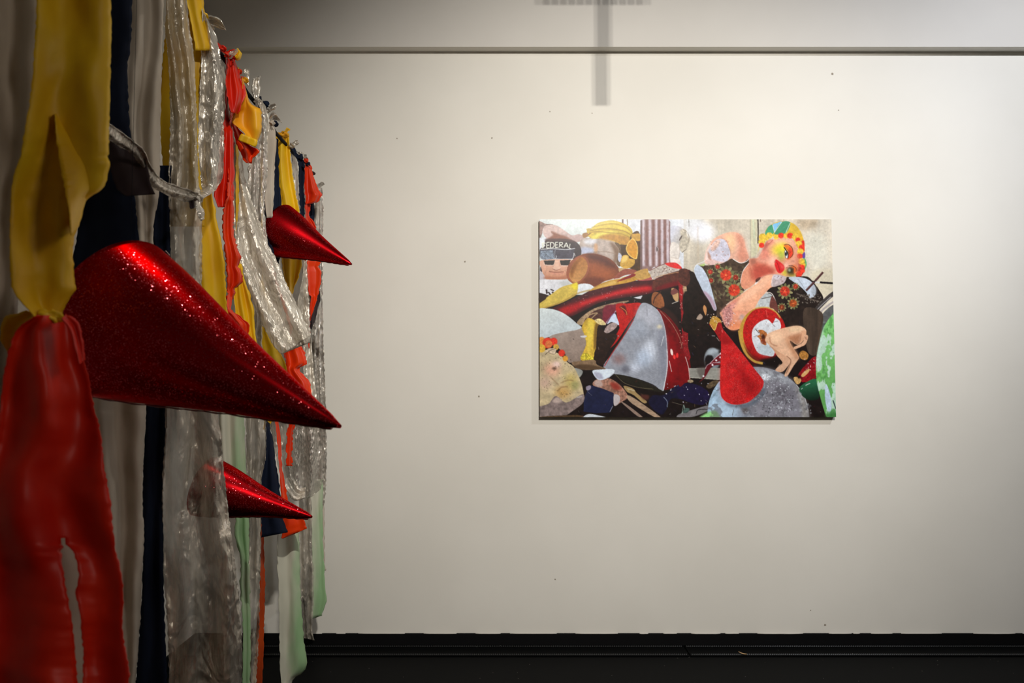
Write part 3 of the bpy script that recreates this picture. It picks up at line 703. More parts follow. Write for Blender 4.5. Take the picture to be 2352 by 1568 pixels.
ribbon('sparkling foil gauze loop hanging just under the big cone tip', 'foil',
       [(930, 664, 744), (975, 664, 746), (1020, 665, 749), (1060, 667, 747), (1090, 669, 744), (1112, 674, 740), (1128, 682, 732), (1140, 692, 716), (1144, 698, 708)], 2.62, A=0.020, k=2.3, nx=26, step=4, tilt=0.06)
ribbon('green stained off-white cotton ribbon standing longest at lower end', 'green',
       [(1180, 640, 684), (1240, 637, 687), (1300, 637, 689), (1340, 640, 690), (1400, 641, 693), (1480, 642, 699), (1500, 643, 702), (642, 1520, 704, 1530), (644, 1546, 690, 1548), (646, 1568, 672, 1562), (648, 1610, 668, 1606)], 2.5, A=0.012, k=0.9, tilt=0.06, jag=1.0)
ribbon('dull grey silver ribbon ending at the baseboard between green ones', 'gauze',
       [(1130, 686, 712), (1200, 688, 716), (1260, 688, 716), (1310, 690, 720), (1380, 692, 720), (1440, 697, 717), (698, 1462, 718, 1458), (699, 1465, 722, 1470)], 2.76, A=0.008, k=1.8, nx=18, hang=700)
ribbon('short green stained cotton ribbon nearest the back wall', 'green',
       [(1100, 710, 742), (1150, 714, 741), (1200, 716, 741), (1260, 716, 742), (1300, 717, 745), (1340, 716, 746), (1360, 716, 750), (1380, 716, 749), (1400, 715, 744), (715, 1421, 738, 1414)], 3.0, A=0.010, k=0.9, tilt=0.05)
ribbon('thin white cotton thread strip beside the short green ribbon', 'white',
       [(1000, 742, 748), (1080, 742, 747), (1150, 741, 745), (1280, 742, 746), (1310, 743, 749)], 3.1, A=0.002, nx=4)

# more wraps where ribbons turn over the cord
byl = {o['label']: o for o in C.objects if o.get('label') and o.get('category') == 'ribbon'}
def at(key): return next(o for l, o in byl.items() if l.startswith(key))
for key, x, y, Y, r, mt, tl in [
    ('torn red satin ruffle', 512, 112, 1.90, 8, 'red', None), ('bright amber', 562, 184, 2.13, 8, 'amber', None),
    ('crinkled silver strand', 612, 252, 2.38, 8, 'silver', [(612, 248, 618, 256), (622, 240, 630, 252), (632, 238, 636, 246)]),
    ('long pale gauze', 524, 128, 1.96, 8, 'pale', [(524, 126, 530, 132), (534, 116, 542, 126), (544, 112, 548, 118)]),
    ('thin navy ribbon between', 630, 284, 2.53, 8, 'navy', None), ('thin navy sliver', 608, 240, 2.36, 9, 'navy', None),
    ('narrow grey gauze', 671, 334, 2.76, 7, 'pale', [(670, 330, 674, 336), (678, 322, 683, 332), (684, 322, 687, 328)]),
    ('navy sliver behind', 706, 376, 2.93, 6, 'navy', None), ('glossy orange', 702, 369, 2.90, 6, 'orange', None),
    ('crinkled silver ribbon forming', 733, 427, 3.09, 6, 'foil', [(732, 424, 736, 430), (738, 416, 743, 426), (744, 420, 746, 424)]),
    ('silver lame ribbon', 480, 62, 1.77, 10, 'silver', None), ('frayed yellow', 468, 36, 1.74, 9, 'yellow', None), ('dark red satin', 522, 126, 1.95, 7, 'red', None),
    ('small bright red', 548, 164, 2.08, 7, 'orange', None), ('pinkish gauze', 690, 354, 2.86, 6, 'pale', None), ('charcoal silver', 718, 398, 3.0, 5, 'dark', None)]:
    o_ = at(key)
    knot(o_, x, y, Y - 0.012, r, mt, 0.8)
    if tl: tail(o_, tl, Y - 0.012, mt, A=0.004)

# ------------------------------------------------------------------ red glitter cones
def cone(label, bx, by, Yb, tx, ty, Yt, rpx, sag=0.0, tiltY=0.0):
    """a cone of glitter foil card stuck out of the hanging, open at its base"""
    B = px(bx, by, Yb); T = px(tx, ty, Yt); ax = (T - B); L = ax.length; ax.normalize()
    r = rpx * Yb / F
    a = ax.cross(Vector((0, 0, 1))).normalized(); b = ax.cross(a).normalized()      # b points down the side
    root = empty('glitter_cone', B); tag(root, label, 'cone', 'red glitter cones')
    n, m = 72, 60
    vs, fs = [], []
    for i in range(m + 1):
        t = i / m
        rr = r * (1 - t) ** 0.97 + 0.0035 * (1 - t) * math.sin(t * 7) + 0.004 * t ** 3
        if t > 0.965: rr *= 0.9 - (t - 0.965) * 8
        for k in range(n):
            th = 2 * math.pi * k / n
            wob = 1 + 0.012 * mnoise.noise(Vector((math.cos(th) * 1.2, math.sin(th) * 1.2, t * 3 + bx)))
            vs.append(ax * (L * t) + (a * math.cos(th) + b * math.sin(th)) * rr * wob + Vector((0, 0, -sag * math.sin(math.pi * t))))
    for i in range(m):
        for k in range(n):
            fs.append((i * n + k, (i + 1) * n + k, (i + 1) * n + (k + 1) % n, i * n + (k + 1) % n))
    fs.append(tuple(range(m * n, m * n + n)))
    obj('cone_shell', vs, fs, M['glitter'], root, thick=0.0012)
    # overlapping seam with a slightly wavy edge, along the underside
    vs, fs = [], []
    for i in range(41):
        t = i / 40 * 0.97
        rr = r * (1 - t) ** 0.97 + 0.0035 * (1 - t) * math.sin(t * 7) + 0.004 * t ** 3
        if t > 0.965: rr *= 0.9
        for w in (-1, 0, 1):
            th = math.pi * 0.5 + w * (0.012 / max(rr, 0.01)) * 0.5
            lift = (0.0016 if w == 0 else 0.0010) + (0.0022 * abs(math.sin(i * 0.9 + 0.7 * math.sin(i * 0.37)))) * (1 if w >= 0 else 0)
            vs.append(ax * (L * t) + (a * math.cos(th) + b * math.sin(th)) * (rr * 1.006 + lift) + Vector((0, 0, -sag * math.sin(math.pi * t))))
    for i in range(40):
        for w in range(2): fs.append((i * 3 + w, i * 3 + w + 1, i * 3 + w + 4, i * 3 + w + 3))
    obj('seam', vs, fs, M['seam'], root, thick=0.001)
    return root, ax, a, b, r, L
c1, ax, a_, b_, r_, L_ = cone('largest red glitter cone jutting out nearest the viewer', 262, 730, 1.22, 783, 980, 1.16, 190)
# staple on the upper rim
th0 = -0.62 * math.pi
pts = []
for d in (-0.05, -0.045, 0.045, 0.05):
    th = th0 + d * 1.1
    pts.append(ax * 0.006 + (a_ * math.cos(th) + b_ * math.sin(th)) * (r_ * 1.012 + (0.0 if abs(d) > 0.046 else 0.0016)))
tube('staple', pts, 0.0006, M['staple'], c1, n=6)
c2 = cone('small red glitter cone jutting out highest, beside the bright yellow ribbon', 640, 528, 2.58, 808, 607, 2.52, 62)[0]
c3 = cone('small red glitter cone jutting out lowest, half behind silver gauze', 470, 1116, 1.82, 717, 1187, 1.80, 67)[0]

# each cone hangs on a thin dark thread from the cord
for o, (x, y, Y), (xc, zt) in ((c1, (300, 556, 1.22), (300, None)), (c2, (650, 470, 2.58), (646, None)), (c3, (478, 1052, 1.82), (486, None))):
    p = px(x, y, Y)
    t = min(CORD, key=lambda q: abs(q.y - Y) if q.x > -1 and q.y > 0.6 else 9)
    tube('hanging_thread', [p - o.location, Vector((t.x, t.y, t.z)) - o.location], 0.0004, M['cord'], o, n=5)

# ------------------------------------------------------------------ the photographic print
# painted stroke by stroke into the colours of a fine mesh; drawing units run about 6 to a photograph pixel
DS = 3.0; OX, OY = 90.0, 100.0
CW, CH = int(4180 / DS), int(2840 / DS)
CAN = np.zeros((CH, CW, 3)) + 30.0
rs = np.random.RandomState(11)
SH = [0, 0]
def Q(n): SH[0], SH[1] = [(0, 0), (2050, 0), (0, 1447), (2050, 1447)][n - 1]

def vnoise(h, w, cell, octs=3):
    out = np.zeros((h, w)); amp = 1.0; tot = 0
    for _ in range(octs):
        gh, gw = int(h / cell) + 3, int(w / cell) + 3
        g = rs.rand(gh, gw)
        yy = np.arange(h) / cell; xx = np.arange(w) / cell
        y0 = yy.astype(int); x0 = xx.astype(int); fy = (yy - y0)[:, None]; fx_ = (xx - x0)[None, :]
        fy = fy * fy * (3 - 2 * fy); fx_ = fx_ * fx_ * (3 - 2 * fx_)
        v = g[y0][:, x0] * (1 - fy) * (1 - fx_) + g[y0 + 1][:, x0] * fy * (1 - fx_) + g[y0][:, x0 + 1] * (1 - fy) * fx_ + g[y0 + 1][:, x0 + 1] * fy * fx_
        out += v * amp; tot += amp; amp *= 0.55; cell = max(cell / 2, 1.0)
    return out / tot - 0.5

def smooth_pts(P, n=5):
    P = np.array(P, float); m = len(P); out = []
    for i in range(m):
        a, b, c, d = P[i - 1], P[i], P[(i + 1) % m], P[(i + 2) % m]
        for j in range(n):
            t = j / n
            out.append(0.5 * (2 * b + (-a + c) * t + (2 * a - 5 * b + 4 * c - d) * t * t + (-a + 3 * b - 3 * c + d) * t ** 3))
    return np.array(out)

def blurm(mk, r):
    for _ in range(2):
        for axx in (0, 1):
            n = mk.shape[axx]; k = 2 * r + 1
            pad = [(0, 0), (0, 0)]; pad[axx] = (r + 1, r)
            cs = np.cumsum(np.pad(mk, pad, mode='edge'), axis=axx)
            mk = ((cs[k:, :] - cs[:-k, :]) if axx == 0 else (cs[:, k:] - cs[:, :-k])) / k
    return mk

def comp(mask, y0, x0, col, a=1.0, c2=None, axis=None, n=0, ns=20, st=(1, 1), glit=0):
    h, w = mask.shape
    c = np.zeros((h, w, 3)) + np.array(col, float)
    if c2 is not None:
        X = (np.arange(w) + x0)[None, :] * DS + OX; Yv = (np.arange(h) + y0)[:, None] * DS + OY
        ax0, ay0, ax1, ay1 = axis
        ax0 += SH[0]; ax1 += SH[0]; ay0 += SH[1]; ay1 += SH[1]
        dx, dy = ax1 - ax0, ay1 - ay0
        t = np.clip(((X - ax0) * dx + (Yv - ay0) * dy) / (dx * dx + dy * dy), 0, 1)[..., None]
        c = c * (1 - t) + np.array(c2, float) * t
    if n:
        nz = vnoise(int(h / st[1]) + 2, int(w / st[0]) + 2, ns)
        iy = np.minimum((np.arange(h) / st[1]).astype(int), nz.shape[0] - 1); ix = np.minimum((np.arange(w) / st[0]).astype(int), nz.shape[1] - 1)
        c = c * (1 + n * 2 * nz[iy][:, ix][..., None])
    if glit:
        g = rs.rand(h, w)
        c = c * (0.82 + 0.36 * rs.rand(h, w))[..., None]
        c = np.where((g > 1 - glit)[..., None], c * 0.35 + np.array([250, 175, 160]) * 0.65, c)
    m = (mask * a)[..., None]
    CAN[y0:y0 + h, x0:x0 + w] = CAN[y0:y0 + h, x0:x0 + w] * (1 - m) + c * m

def poly(P, col, sm=1, soft=0, **kw):
    P = np.array(P, float) + np.array(SH)
    if sm: P = smooth_pts(P)
    P = (P - [OX, OY]) / DS
    x0 = max(int(P[:, 0].min()) - soft * 3 - 1, 0); x1 = min(int(P[:, 0].max()) + soft * 3 + 2, CW)
    y0 = max(int(P[:, 1].min()) - soft * 3 - 1, 0); y1 = min(int(P[:, 1].max()) + soft * 3 + 2, CH)
    if x1 <= x0 or y1 <= y0: return
    ys = np.arange(y0, y1) + 0.5; xs = np.arange(x0, x1) + 0.5
    cross = np.zeros((len(ys), len(xs)), bool)
    Q2 = np.roll(P, -1, 0)
    for r, yv in enumerate(ys):
        s = (P[:, 1] <= yv) != (Q2[:, 1] <= yv)
        if not s.any(): continue
        xc = P[s, 0] + (yv - P[s, 1]) * (Q2[s, 0] - P[s, 0]) / (Q2[s, 1] - P[s, 1])
        cross[r] = (np.searchsorted(np.sort(xc), xs) % 2) == 1
    mk = cross.astype(float)
    if soft: mk = blurm(mk, soft)
    comp(mk, y0, x0, col, **kw)

def ell(cx, cy, rx, ry, col, rot=0, soft=0, **kw):
    t = np.linspace(0, 2 * np.pi, 40, endpoint=False); c, s = math.cos(rot), math.sin(rot)
    poly(np.stack([cx + rx * np.cos(t) * c - ry * np.sin(t) * s, cy + rx * np.cos(t) * s + ry * np.sin(t) * c], 1), col, sm=0, soft=soft, **kw)

def line(P, w, col, a=1.0, soft=0):
    P = [np.array(p, float) for p in P]
    if len(P) > 2:
        Z = [P[0]] + P + [P[-1]]; D = []
        for i in range(1, len(Z) - 2):
            for j in range(5):
                t = j / 5; A_, B_, C_, D_ = Z[i - 1], Z[i], Z[i + 1], Z[i + 2]
                D.append(0.5 * (2 * B_ + (-A_ + C_) * t + (2 * A_ - 5 * B_ + 4 * C_ - D_) * t * t + (-A_ + 3 * B_ - 3 * C_ + D_) * t ** 3))
        D.append(P[-1]); P = D
    L_, R2 = [], []
    for i, p in enumerate(P):
        d = P[min(i + 1, len(P) - 1)] - P[max(i - 1, 0)]; d = d / (np.hypot(*d) + 1e-9)
        n_ = np.array([-d[1], d[0]]) * w / 2
        L_.append(p + n_); R2.append(p - n_)
    poly(L_ + R2[::-1], col, sm=0, soft=soft, a=a)

def blotch(P, col, thr, ns, a=1.0, st=(1, 1)):
    """ragged patches of a second colour inside an outline"""
    P2 = np.array(P, float) + np.array(SH); P2 = (smooth_pts(P2) - [OX, OY]) / DS
    keep = CAN.copy()
    poly(P, (255, 0, 255))
    m = (np.abs(CAN - np.array([255, 0, 255])).sum(-1) < 1)
    CAN[:] = keep
    h, w = m.shape
    nz = vnoise(int(h / st[1]) + 2, int(w / st[0]) + 2, ns, 4)
    nz = nz[np.minimum((np.arange(h) / st[1]).astype(int), nz.shape[0] - 1)][:, np.minimum((np.arange(w) / st[0]).astype(int), nz.shape[1] - 1)]
    k = np.clip((nz - thr) * 30, 0, 1) * m * a
    CAN[:] = CAN * (1 - k[..., None]) + np.array(col, float) * k[..., None]

def specks(x0, y0, x1, y1, n, col, r=(3, 7)):
    for _ in range(n):
        ell(rs.uniform(x0, x1), rs.uniform(y0, y1), rs.uniform(*r), rs.uniform(*r), col)

def flower(x, y, r, c=(206, 66, 44)):
    for i in range(11):
        t = i / 11 * 6.283 + 0.2
        ell(x + r * 0.85 * math.cos(t), y + r * 0.85 * math.sin(t), r * 0.55, r * 0.24, (112, 112, 74) if i % 3 else (150, 142, 100), rot=t)
    for i in range(16):
        t = i / 16 * 6.283
        ell(x + r * 0.55 * math.cos(t), y + r * 0.55 * math.sin(t), r * 0.36, r * 0.15, tuple(np.array(c) * rs.uniform(0.75, 1.15)), rot=t)
    ell(x, y, r * 0.42, r * 0.42, c, n=0.4, ns=5)
    ell(x, y, r * 0.14, r * 0.14, (226, 130, 80))

# --- grounds
Q(1)
poly([(80, 90), (1340, 90), (1340, 1300), (80, 1300)], (224, 232, 230), sm=0, n=0.05, ns=30, st=(1, 8))
poly([(1340, 90), (2120, 90), (2120, 1000), (1340, 1000)], (218, 221, 226), sm=0, n=0.05, ns=30, st=(1, 6))
poly([(1250, 120), (1275, 120), (1275, 210), (1262, 330), (1250, 330)], (112, 86, 88), sm=0)
poly([(1276, 120), (1306, 120), (1306, 300), (1276, 260)], (236, 238, 242), sm=0)
line([(1326, 125), (1330, 240)], 12, (150, 128, 112)); line([(1180, 125), (1180, 170)], 8, (180, 180, 176))
Q(2)
poly([(60, 90), (2200, 90), (2200, 1568), (60, 1568)], (207, 197, 179), sm=0, n=0.13, ns=26, st=(1, 14))
poly([(60, 90), (240, 90), (380, 250), (420, 420), (200, 420), (60, 330)], (226, 226, 226), soft=16)
ell(330, 330, 150, 120, (238, 238, 244), soft=20)
poly([(980, 130), (1080, 130), (1080, 640), (985, 700)], (206, 200, 170), sm=0, soft=3, n=0.08, ns=10, st=(1, 12))
line([(128, 135), (132, 250)], 7, (120, 112, 104)); line([(984, 150), (990, 690)], 6, (168, 158, 138)); line([(1020, 150), (1040, 420)], 14, (196, 206, 178), soft=2)
line([(1085, 145), (1090, 330), (1086, 490)], 17, (66, 56, 50)); line([(1120, 148), (1122, 190)], 10, (110, 90, 80)); line([(1442, 145), (1446, 200)], 10, (170, 150, 120))
line([(255, 250), (258, 760)], 16, (186, 166, 140), a=0.5, soft=3); line([(540, 190), (550, 330)], 10, (190, 175, 150), a=0.6, soft=3)
poly([(1600, 150), (1900, 150), (1880, 260), (1700, 320)], (176, 152, 122), soft=14, a=0.6, n=0.2, ns=12)
line([(1900, 150), (1870, 260), (1905, 420)], 14, (170, 150, 124), a=0.5, soft=4)
poly([(1760, 380), (1990, 370), (2060, 700), (1900, 900), (1780, 700)], (216, 212, 196), soft=18, a=0.8)
poly([(1850, 880), (2140, 860), (2140, 1180), (1960, 1220), (1850, 1060)], (206, 196, 172), soft=8)
specks(1650, 200, 2080, 900, 18, (180, 165, 140))
# dark heap ground
Q(1)
poly([(80, 1300), (600, 1200), (1500, 1180), (2300, 900), (2560, 1300), (3900, 1700), (4300, 1900), (4300, 3000), (80, 3000)], (30, 21, 20), sm=0, n=0.35, ns=18)

# --- upper left: arm, cap with lettering, face, bust, bananas
poly([(80, 160), (200, 195), (300, 205), (240, 240), (170, 270), (150, 330), (120, 400), (80, 380)], (152, 124, 116), n=0.3, ns=8)
poly([(165, 250), (210, 215), (330, 215), (450, 285), (560, 360), (650, 345), (722, 370), (722, 420), (640, 455), (520, 420), (400, 400), (260, 412), (190, 390), (160, 320)], (216, 190, 182), c2=(196, 170, 166), axis=(400, 250, 420, 420), n=0.08, ns=10)
poly([(275, 300), (400, 352), (480, 375), (560, 440), (400, 425), (225, 412), (270, 380), (300, 350)], (150, 98, 78), soft=3)
line([(165, 260), (158, 320), (190, 390)], 7, (232, 226, 224)); line([(280, 300), (290, 330), (400, 360)], 6, (120, 84, 70), a=0.7)
poly([(90, 395), (200, 385), (210, 560), (90, 570)], (226, 230, 236), sm=0)
poly([(690, 420), (830, 398), (1000, 405), (1120, 440), (1205, 520), (1216, 600), (1180, 700), (1150, 810), (700, 800), (660, 600)], (188, 172, 162), n=0.12, ns=12)
poly([(740, 425), (870, 415), (900, 470), (800, 490), (730, 470)], (222, 222, 226), soft=6)
poly([(690, 530), (840, 545), (860, 610), (690, 625)], (186, 192, 214), soft=5)
poly([(870, 490), (915, 490), (915, 600), (880, 610)], (206, 164, 128), soft=3)
poly([(1090, 460), (1180, 510), (1222, 590), (1190, 720), (1130, 760), (1150, 620)], (130, 104, 84), soft=5)
line([(860, 600), (1000, 590), (1160, 620)], 10, (150, 128, 112), soft=2); line([(840, 405), (900, 420)], 16, (232, 232, 236), soft=3)
poly([(200, 430), (400, 410), (560, 428), (650, 480), (690, 560), (684, 640), (600, 705), (560, 692), (340, 692), (200, 706), (130, 682), (115, 600), (130, 540), (180, 520)], (60, 48, 54), n=0.2, ns=14)
poly([(200, 410), (420, 408), (560, 428), (640, 470), (560, 452), (380, 440), (220, 450)], (92, 66, 66), soft=3)
poly([(118, 560), (300, 552), (600, 545), (575, 690), (340, 690), (190, 705), (125, 680)], (74, 70, 84), sm=0, n=0.2, ns=10)
poly([(122, 575), (300, 570), (318, 690), (190, 704), (125, 676)], (128, 140, 156), sm=0, n=0.5, ns=3)
line([(130, 556), (300, 548), (480, 560), (605, 545)], 9, (220, 222, 226)); line([(122, 680), (190, 706), (330, 690), (345, 640)], 8, (206, 210, 216)); line([(345, 692), (560, 694), (590, 610), (606, 655)], 8, (206, 206, 210)); line([(330, 560), (320, 690)], 6, (170, 176, 186))
LT = (226, 226, 214)
def stroke(*s, w=13): 
    for q in s: line(q, w, LT)
stroke([(152, 470), (160, 540)], [(150, 472), (196, 466)], [(156, 505), (190, 500)], w=18)                       # F
stroke([(214, 458), (212, 542)], [(214, 460), (252, 456)], [(213, 500), (246, 497)], [(212, 540), (252, 536)])   # E
stroke([(266, 456), (264, 538)], [(266, 457), (306, 468), (316, 500), (300, 530), (264, 537)])                    # D
stroke([(334, 458), (332, 534)], [(334, 459), (372, 456)], [(333, 496), (366, 493)], [(332, 532), (374, 528)])   # E
stroke([(392, 458), (388, 530)], [(392, 459), (426, 462), (430, 484), (392, 496)], [(400, 496), (436, 528)])      # R
stroke([(484, 464), (450, 532)], [(484, 464), (512, 536)], [(462, 510), (504, 512)])                              # A
stroke([(536, 478), (524, 544)], [(524, 544), (546, 546)], w=11)                                                   # L
poly([(138, 712), (560, 704), (545, 800), (505, 900), (490, 975), (330, 980), (200, 972), (165, 900), (128, 800)], (226, 178, 154), c2=(196, 138, 108), axis=(300, 760, 320, 980), n=0.06, ns=10)
poly([(128, 800), (150, 860), (140, 882), (122, 860)], (62, 48, 56)); poly([(112, 860), (165, 900), (200, 975), (112, 980)], (196, 190, 196))
poly([(172, 716), (326, 710), (316, 768), (300, 778), (192, 772)], (52, 46, 44), sm=0, n=0.3, ns=8); poly([(394, 714), (546, 706), (522, 784), (412, 782)], (48, 42, 40), sm=0, n=0.3, ns=8)
line([(172, 740), (190, 776), (302, 780), (330, 712)], 7, (226, 206, 196)); line([(392, 716), (412, 786), (520, 788)], 7, (226, 206, 196))
poly([(330, 722), (382, 722), (412, 820), (390, 842), (350, 850), (294, 832), (310, 800)], (236, 194, 170), soft=2); line([(294, 830), (350, 852), (410, 830)], 8, (160, 104, 84)); line([(385, 740), (404, 800)], 8, (188, 128, 104), soft=2)
poly([(250, 868), (340, 872), (450, 870), (430, 910), (350, 920), (280, 905)], (206, 146, 122), soft=2); line([(246, 868), (340, 880), (452, 874)], 9, (142, 88, 70)); poly([(200, 935), (350, 950), (490, 930), (490, 978), (200, 975)], (176, 116, 90), soft=4)
poly([(80, 982), (490, 985), (530, 1060), (300, 1210), (80, 1190)], (222, 222, 226), sm=0, n=0.04, ns=14); poly([(400, 1010), (520, 1000), (540, 1060), (420, 1080)], (198, 200, 198), soft=6)
line([(118, 1105), (300, 1120)], 5, (190, 190, 196)); poly([(200, 1120), (228, 1122), (228, 1188), (206, 1180)], (70, 56, 60), sm=0)
for q in ((245, 1168, 22, 10), (292, 1130, 30, 9), (300, 1165, 14, 14), (262, 1190, 18, 12)): ell(*q, (60, 48, 52), rot=0.4)
poly([(80, 1180), (190, 1188), (256, 1222), (190, 1290), (80, 1330)], (52, 34, 32), n=0.2, ns=8)
# bananas
poly([(708, 340), (765, 322), (768, 268), (830, 266), (900, 200), (1000, 165), (1120, 153), (1235, 180), (1335, 230), (1392, 290), (1398, 350), (1375, 420), (1345, 505), (1230, 492), (1150, 452), (1000, 402), (900, 412), (820, 402), (790, 380), (722, 392)], (208, 180, 72), n=0.1, ns=12)
poly([(840, 265), (910, 205), (1010, 172), (1125, 162), (1230, 190), (1150, 195), (1000, 205), (900, 245)], (222, 204, 104), soft=3)
poly([(830, 290), (960, 228), (1120, 210), (1280, 245), (1375, 320), (1260, 285), (1100, 260), (950, 275)], (226, 202, 84), soft=3)
poly([(820, 400), (900, 340), (1050, 300), (1200, 320), (1100, 335), (980, 360), (900, 405)], (232, 216, 96), soft=3)
poly([(930, 400), (1060, 350), (1220, 360), (1360, 400), (1345, 500), (1230, 492), (1120, 440)], (190, 140, 62), soft=4, n=0.12, ns=10)
line([(800, 300), (950, 272), (1120, 275), (1290, 310), (1390, 370)], 10, (158, 124, 52), soft=1); line([(830, 250), (940, 225), (1130, 200), (1300, 250), (1390, 330)], 8, (176, 146, 62), soft=1)
line([(790, 330), (900, 310), (1080, 325), (1250, 345), (1370, 400)], 9, (164, 126, 54), soft=1); line([(720, 390), (780, 360), (820, 330)], 14, (134, 96, 44))
poly([(708, 342), (765, 322), (790, 350), (770, 385), (724, 394)], (160, 116, 66)); poly([(764, 268), (830, 262), (820, 290), (775, 300)], (196, 170, 84))
poly([(1225, 495), (1340, 490), (1385, 350), (1500, 345), (1510, 860), (1380, 835), (1300, 780), (1250, 640), (1215, 560)], (78, 52, 26), n=0.3, ns=12)
poly([(1150, 465), (1230, 500), (1250, 640), (1290, 760), (1210, 800), (1180, 720), (1220, 580)], (110, 88, 66), n=0.2, ns=8); poly([(1210, 610), (1250, 650), (1230, 740), (1200, 700)], (186, 190, 206))
poly([(1388, 352), (1440, 342), (1505, 350), (1505, 440), (1440, 440), (1390, 405)], (196, 152, 66), n=0.15, ns=8)
poly([(1390, 410), (1440, 440), (1476, 540), (1462, 692), (1400, 682), (1340, 632), (1308, 552), (1340, 470)], (236, 196, 104)); poly([(1392, 424), (1432, 450), (1464, 540), (1448, 680), (1400, 668), (1350, 622), (1322, 552), (1348, 480)], (208, 148, 46), n=0.12, ns=10)
poly([(1268, 650), (1340, 648), (1360, 690), (1430, 706), (1420, 780), (1332, 832), (1240, 802), (1238, 730)], (200, 158, 70), n=0.15, ns=10); poly([(1275, 655), (1335, 652), (1320, 720), (1250, 750)], (226, 194, 110), soft=2)
# corrugated panel
poly([(1508, 158), (1580, 133), (1890, 133), (1922, 180), (1934, 770), (1700, 810), (1640, 865), (1508, 845)], (140, 112, 110), sm=0, n=0.15, ns=10, st=(1, 4))
for i, xx in enumerate((1548, 1640, 1728, 1808, 1884)):
    line([(xx, 140), (xx + 3, 480), (xx + 8, 800)], 34, (216, 206, 214), a=0.9, soft=3)
for xx in (1596, 1686, 1768, 1848): line([(xx, 140), (xx + 3, 480), (xx + 8, 790)], 22, (128, 84, 74), a=0.8, soft=3)
poly([(1508, 160), (1530, 150), (1534, 845), (1508, 845)], (112, 88, 84), sm=0, soft=1); ell(1743, 560, 13, 40, (84, 60, 58)); line([(1738, 520), (1756, 560), (1744, 600)], 5, (226, 220, 222))
for _ in range(26): ell(rs.uniform(1515, 1920), rs.uniform(180, 760), rs.uniform(5, 16), rs.uniform(8, 26), (122, 82, 74), a=0.35, soft=1)
# white vessel and column
poly([(1930, 255), (2000, 238), (2090, 268), (2180, 365), (2186, 470), (2150, 560), (2085, 612), (2040, 510), (1935, 472)], (206, 206, 216), c2=(190, 180, 164), axis=(1950, 330, 2150, 430), n=0.06, ns=10)
poly([(2060, 300), (2130, 290), (2182, 380), (2184, 470), (2140, 560), (2085, 606), (2050, 520), (2070, 400)], (196, 186, 168), n=0.2, ns=8, soft=2)
ell(2066, 408, 10, 44, (96, 84, 78), rot=0.5); line([(2100, 290), (2140, 310), (2180, 380), (2180, 470)], 8, (150, 136, 120)); line([(2150, 560), (2085, 610)], 8, (110, 100, 92)); line([(2150, 320), (2176, 400)], 10, (232, 230, 226))
poly([(1930, 480), (2040, 500), (2054, 600), (2040, 695), (2062, 722), (2068, 810), (1936, 790)], (226, 217, 208), n=0.07, ns=10); line([(1936, 680), (2040, 695)], 6, (186, 170, 156)); line([(2046, 520), (2056, 600), (2042, 690)], 7, (190, 174, 160), soft=1)
# terracotta pots
poly([(740, 620), (850, 616), (960, 640), (1100, 700), (1195, 800), (1228, 880), (1150, 965), (1000, 1015), (880, 1085), (650, 1062), (560, 1030), (500, 960), (490, 870), (520, 770), (600, 680), (680, 640)], (138, 76, 48), n=0.14, ns=14)
poly([(760, 640), (870, 625), (1010, 670), (1130, 760), (1210, 850), (1100, 800), (960, 740), (830, 700)], (96, 50, 40), soft=8)
poly([(820, 780), (960, 800), (1120, 880), (1140, 940), (1000, 970), (830, 940)], (162, 90, 54), soft=10); poly([(790, 960), (960, 960), (1010, 1000), (880, 1075), (740, 1050)], (120, 62, 44), soft=6)
poly([(690, 645), (765, 680), (805, 765), (794, 880), (744, 962), (660, 1035), (580, 1035), (510, 985), (486, 880), (540, 760), (610, 680)], (158, 92, 66)); poly([(700, 668), (758, 715), (782, 800), (752, 910), (682, 992), (602, 1024), (542, 975), (526, 900), (570, 782), (640, 692)], (176, 116, 58), c2=(198, 146, 88), axis=(600, 700, 680, 980), n=0.1, ns=10)
poly([(540, 850), (600, 740), (690, 670), (640, 760), (590, 880), (560, 970)], (140, 86, 36), soft=5)
poly([(1215, 825), (1310, 832), (1250, 880), (1220, 880)], (190, 160, 120)); poly([(1145, 965), (1220, 880), (1290, 840), (1370, 838), (1460, 862), (1430, 905), (1300, 925), (1180, 985)], (150, 82, 66), n=0.1, ns=8)
# beam heap: yellow foam, white foam, red beam, disc
poly([(1640, 862), (1750, 805), (1850, 765), (1965, 795), (2090, 850), (1900, 905), (1680, 965)], (190, 178, 168), n=0.2, ns=6); poly([(1850, 762), (2000, 752), (2086, 832), (1960, 822)], (214, 44, 42), glit=0.05); specks(1680, 800, 2000, 890, 26, (120, 90, 80), (3, 9))
line([(1640, 862), (1750, 805), (1850, 768)], 8, (120, 60, 56))
poly([(640, 1062), (780, 1042), (866, 1088), (800, 1135), (640, 1185)], (222, 226, 232), n=0.06, ns=8)
poly([(300, 1392), (500, 1290), (700, 1200), (900, 1100), (1150, 1060), (1400, 1010), (1700, 985), (1900, 900), (2190, 850), (2190, 1010), (2050, 1060), (1800, 1125), (1600, 1192), (1350, 1225), (1000, 1292), (800, 1382), (620, 1475), (520, 1500), (430, 1430)], (74, 24, 30), n=0.2, ns=10)
poly([(380, 1405), (700, 1280), (1000, 1190), (1300, 1108), (1640, 1072), (1640, 1150), (1300, 1192), (1000, 1262), (750, 1352), (520, 1475)], (176, 26, 34), soft=7, n=0.15, ns=5)
poly([(700, 1310), (1000, 1215), (1300, 1135), (1600, 1095), (1600, 1115), (1300, 1160), (1000, 1240), (720, 1335)], (206, 44, 48), soft=4)
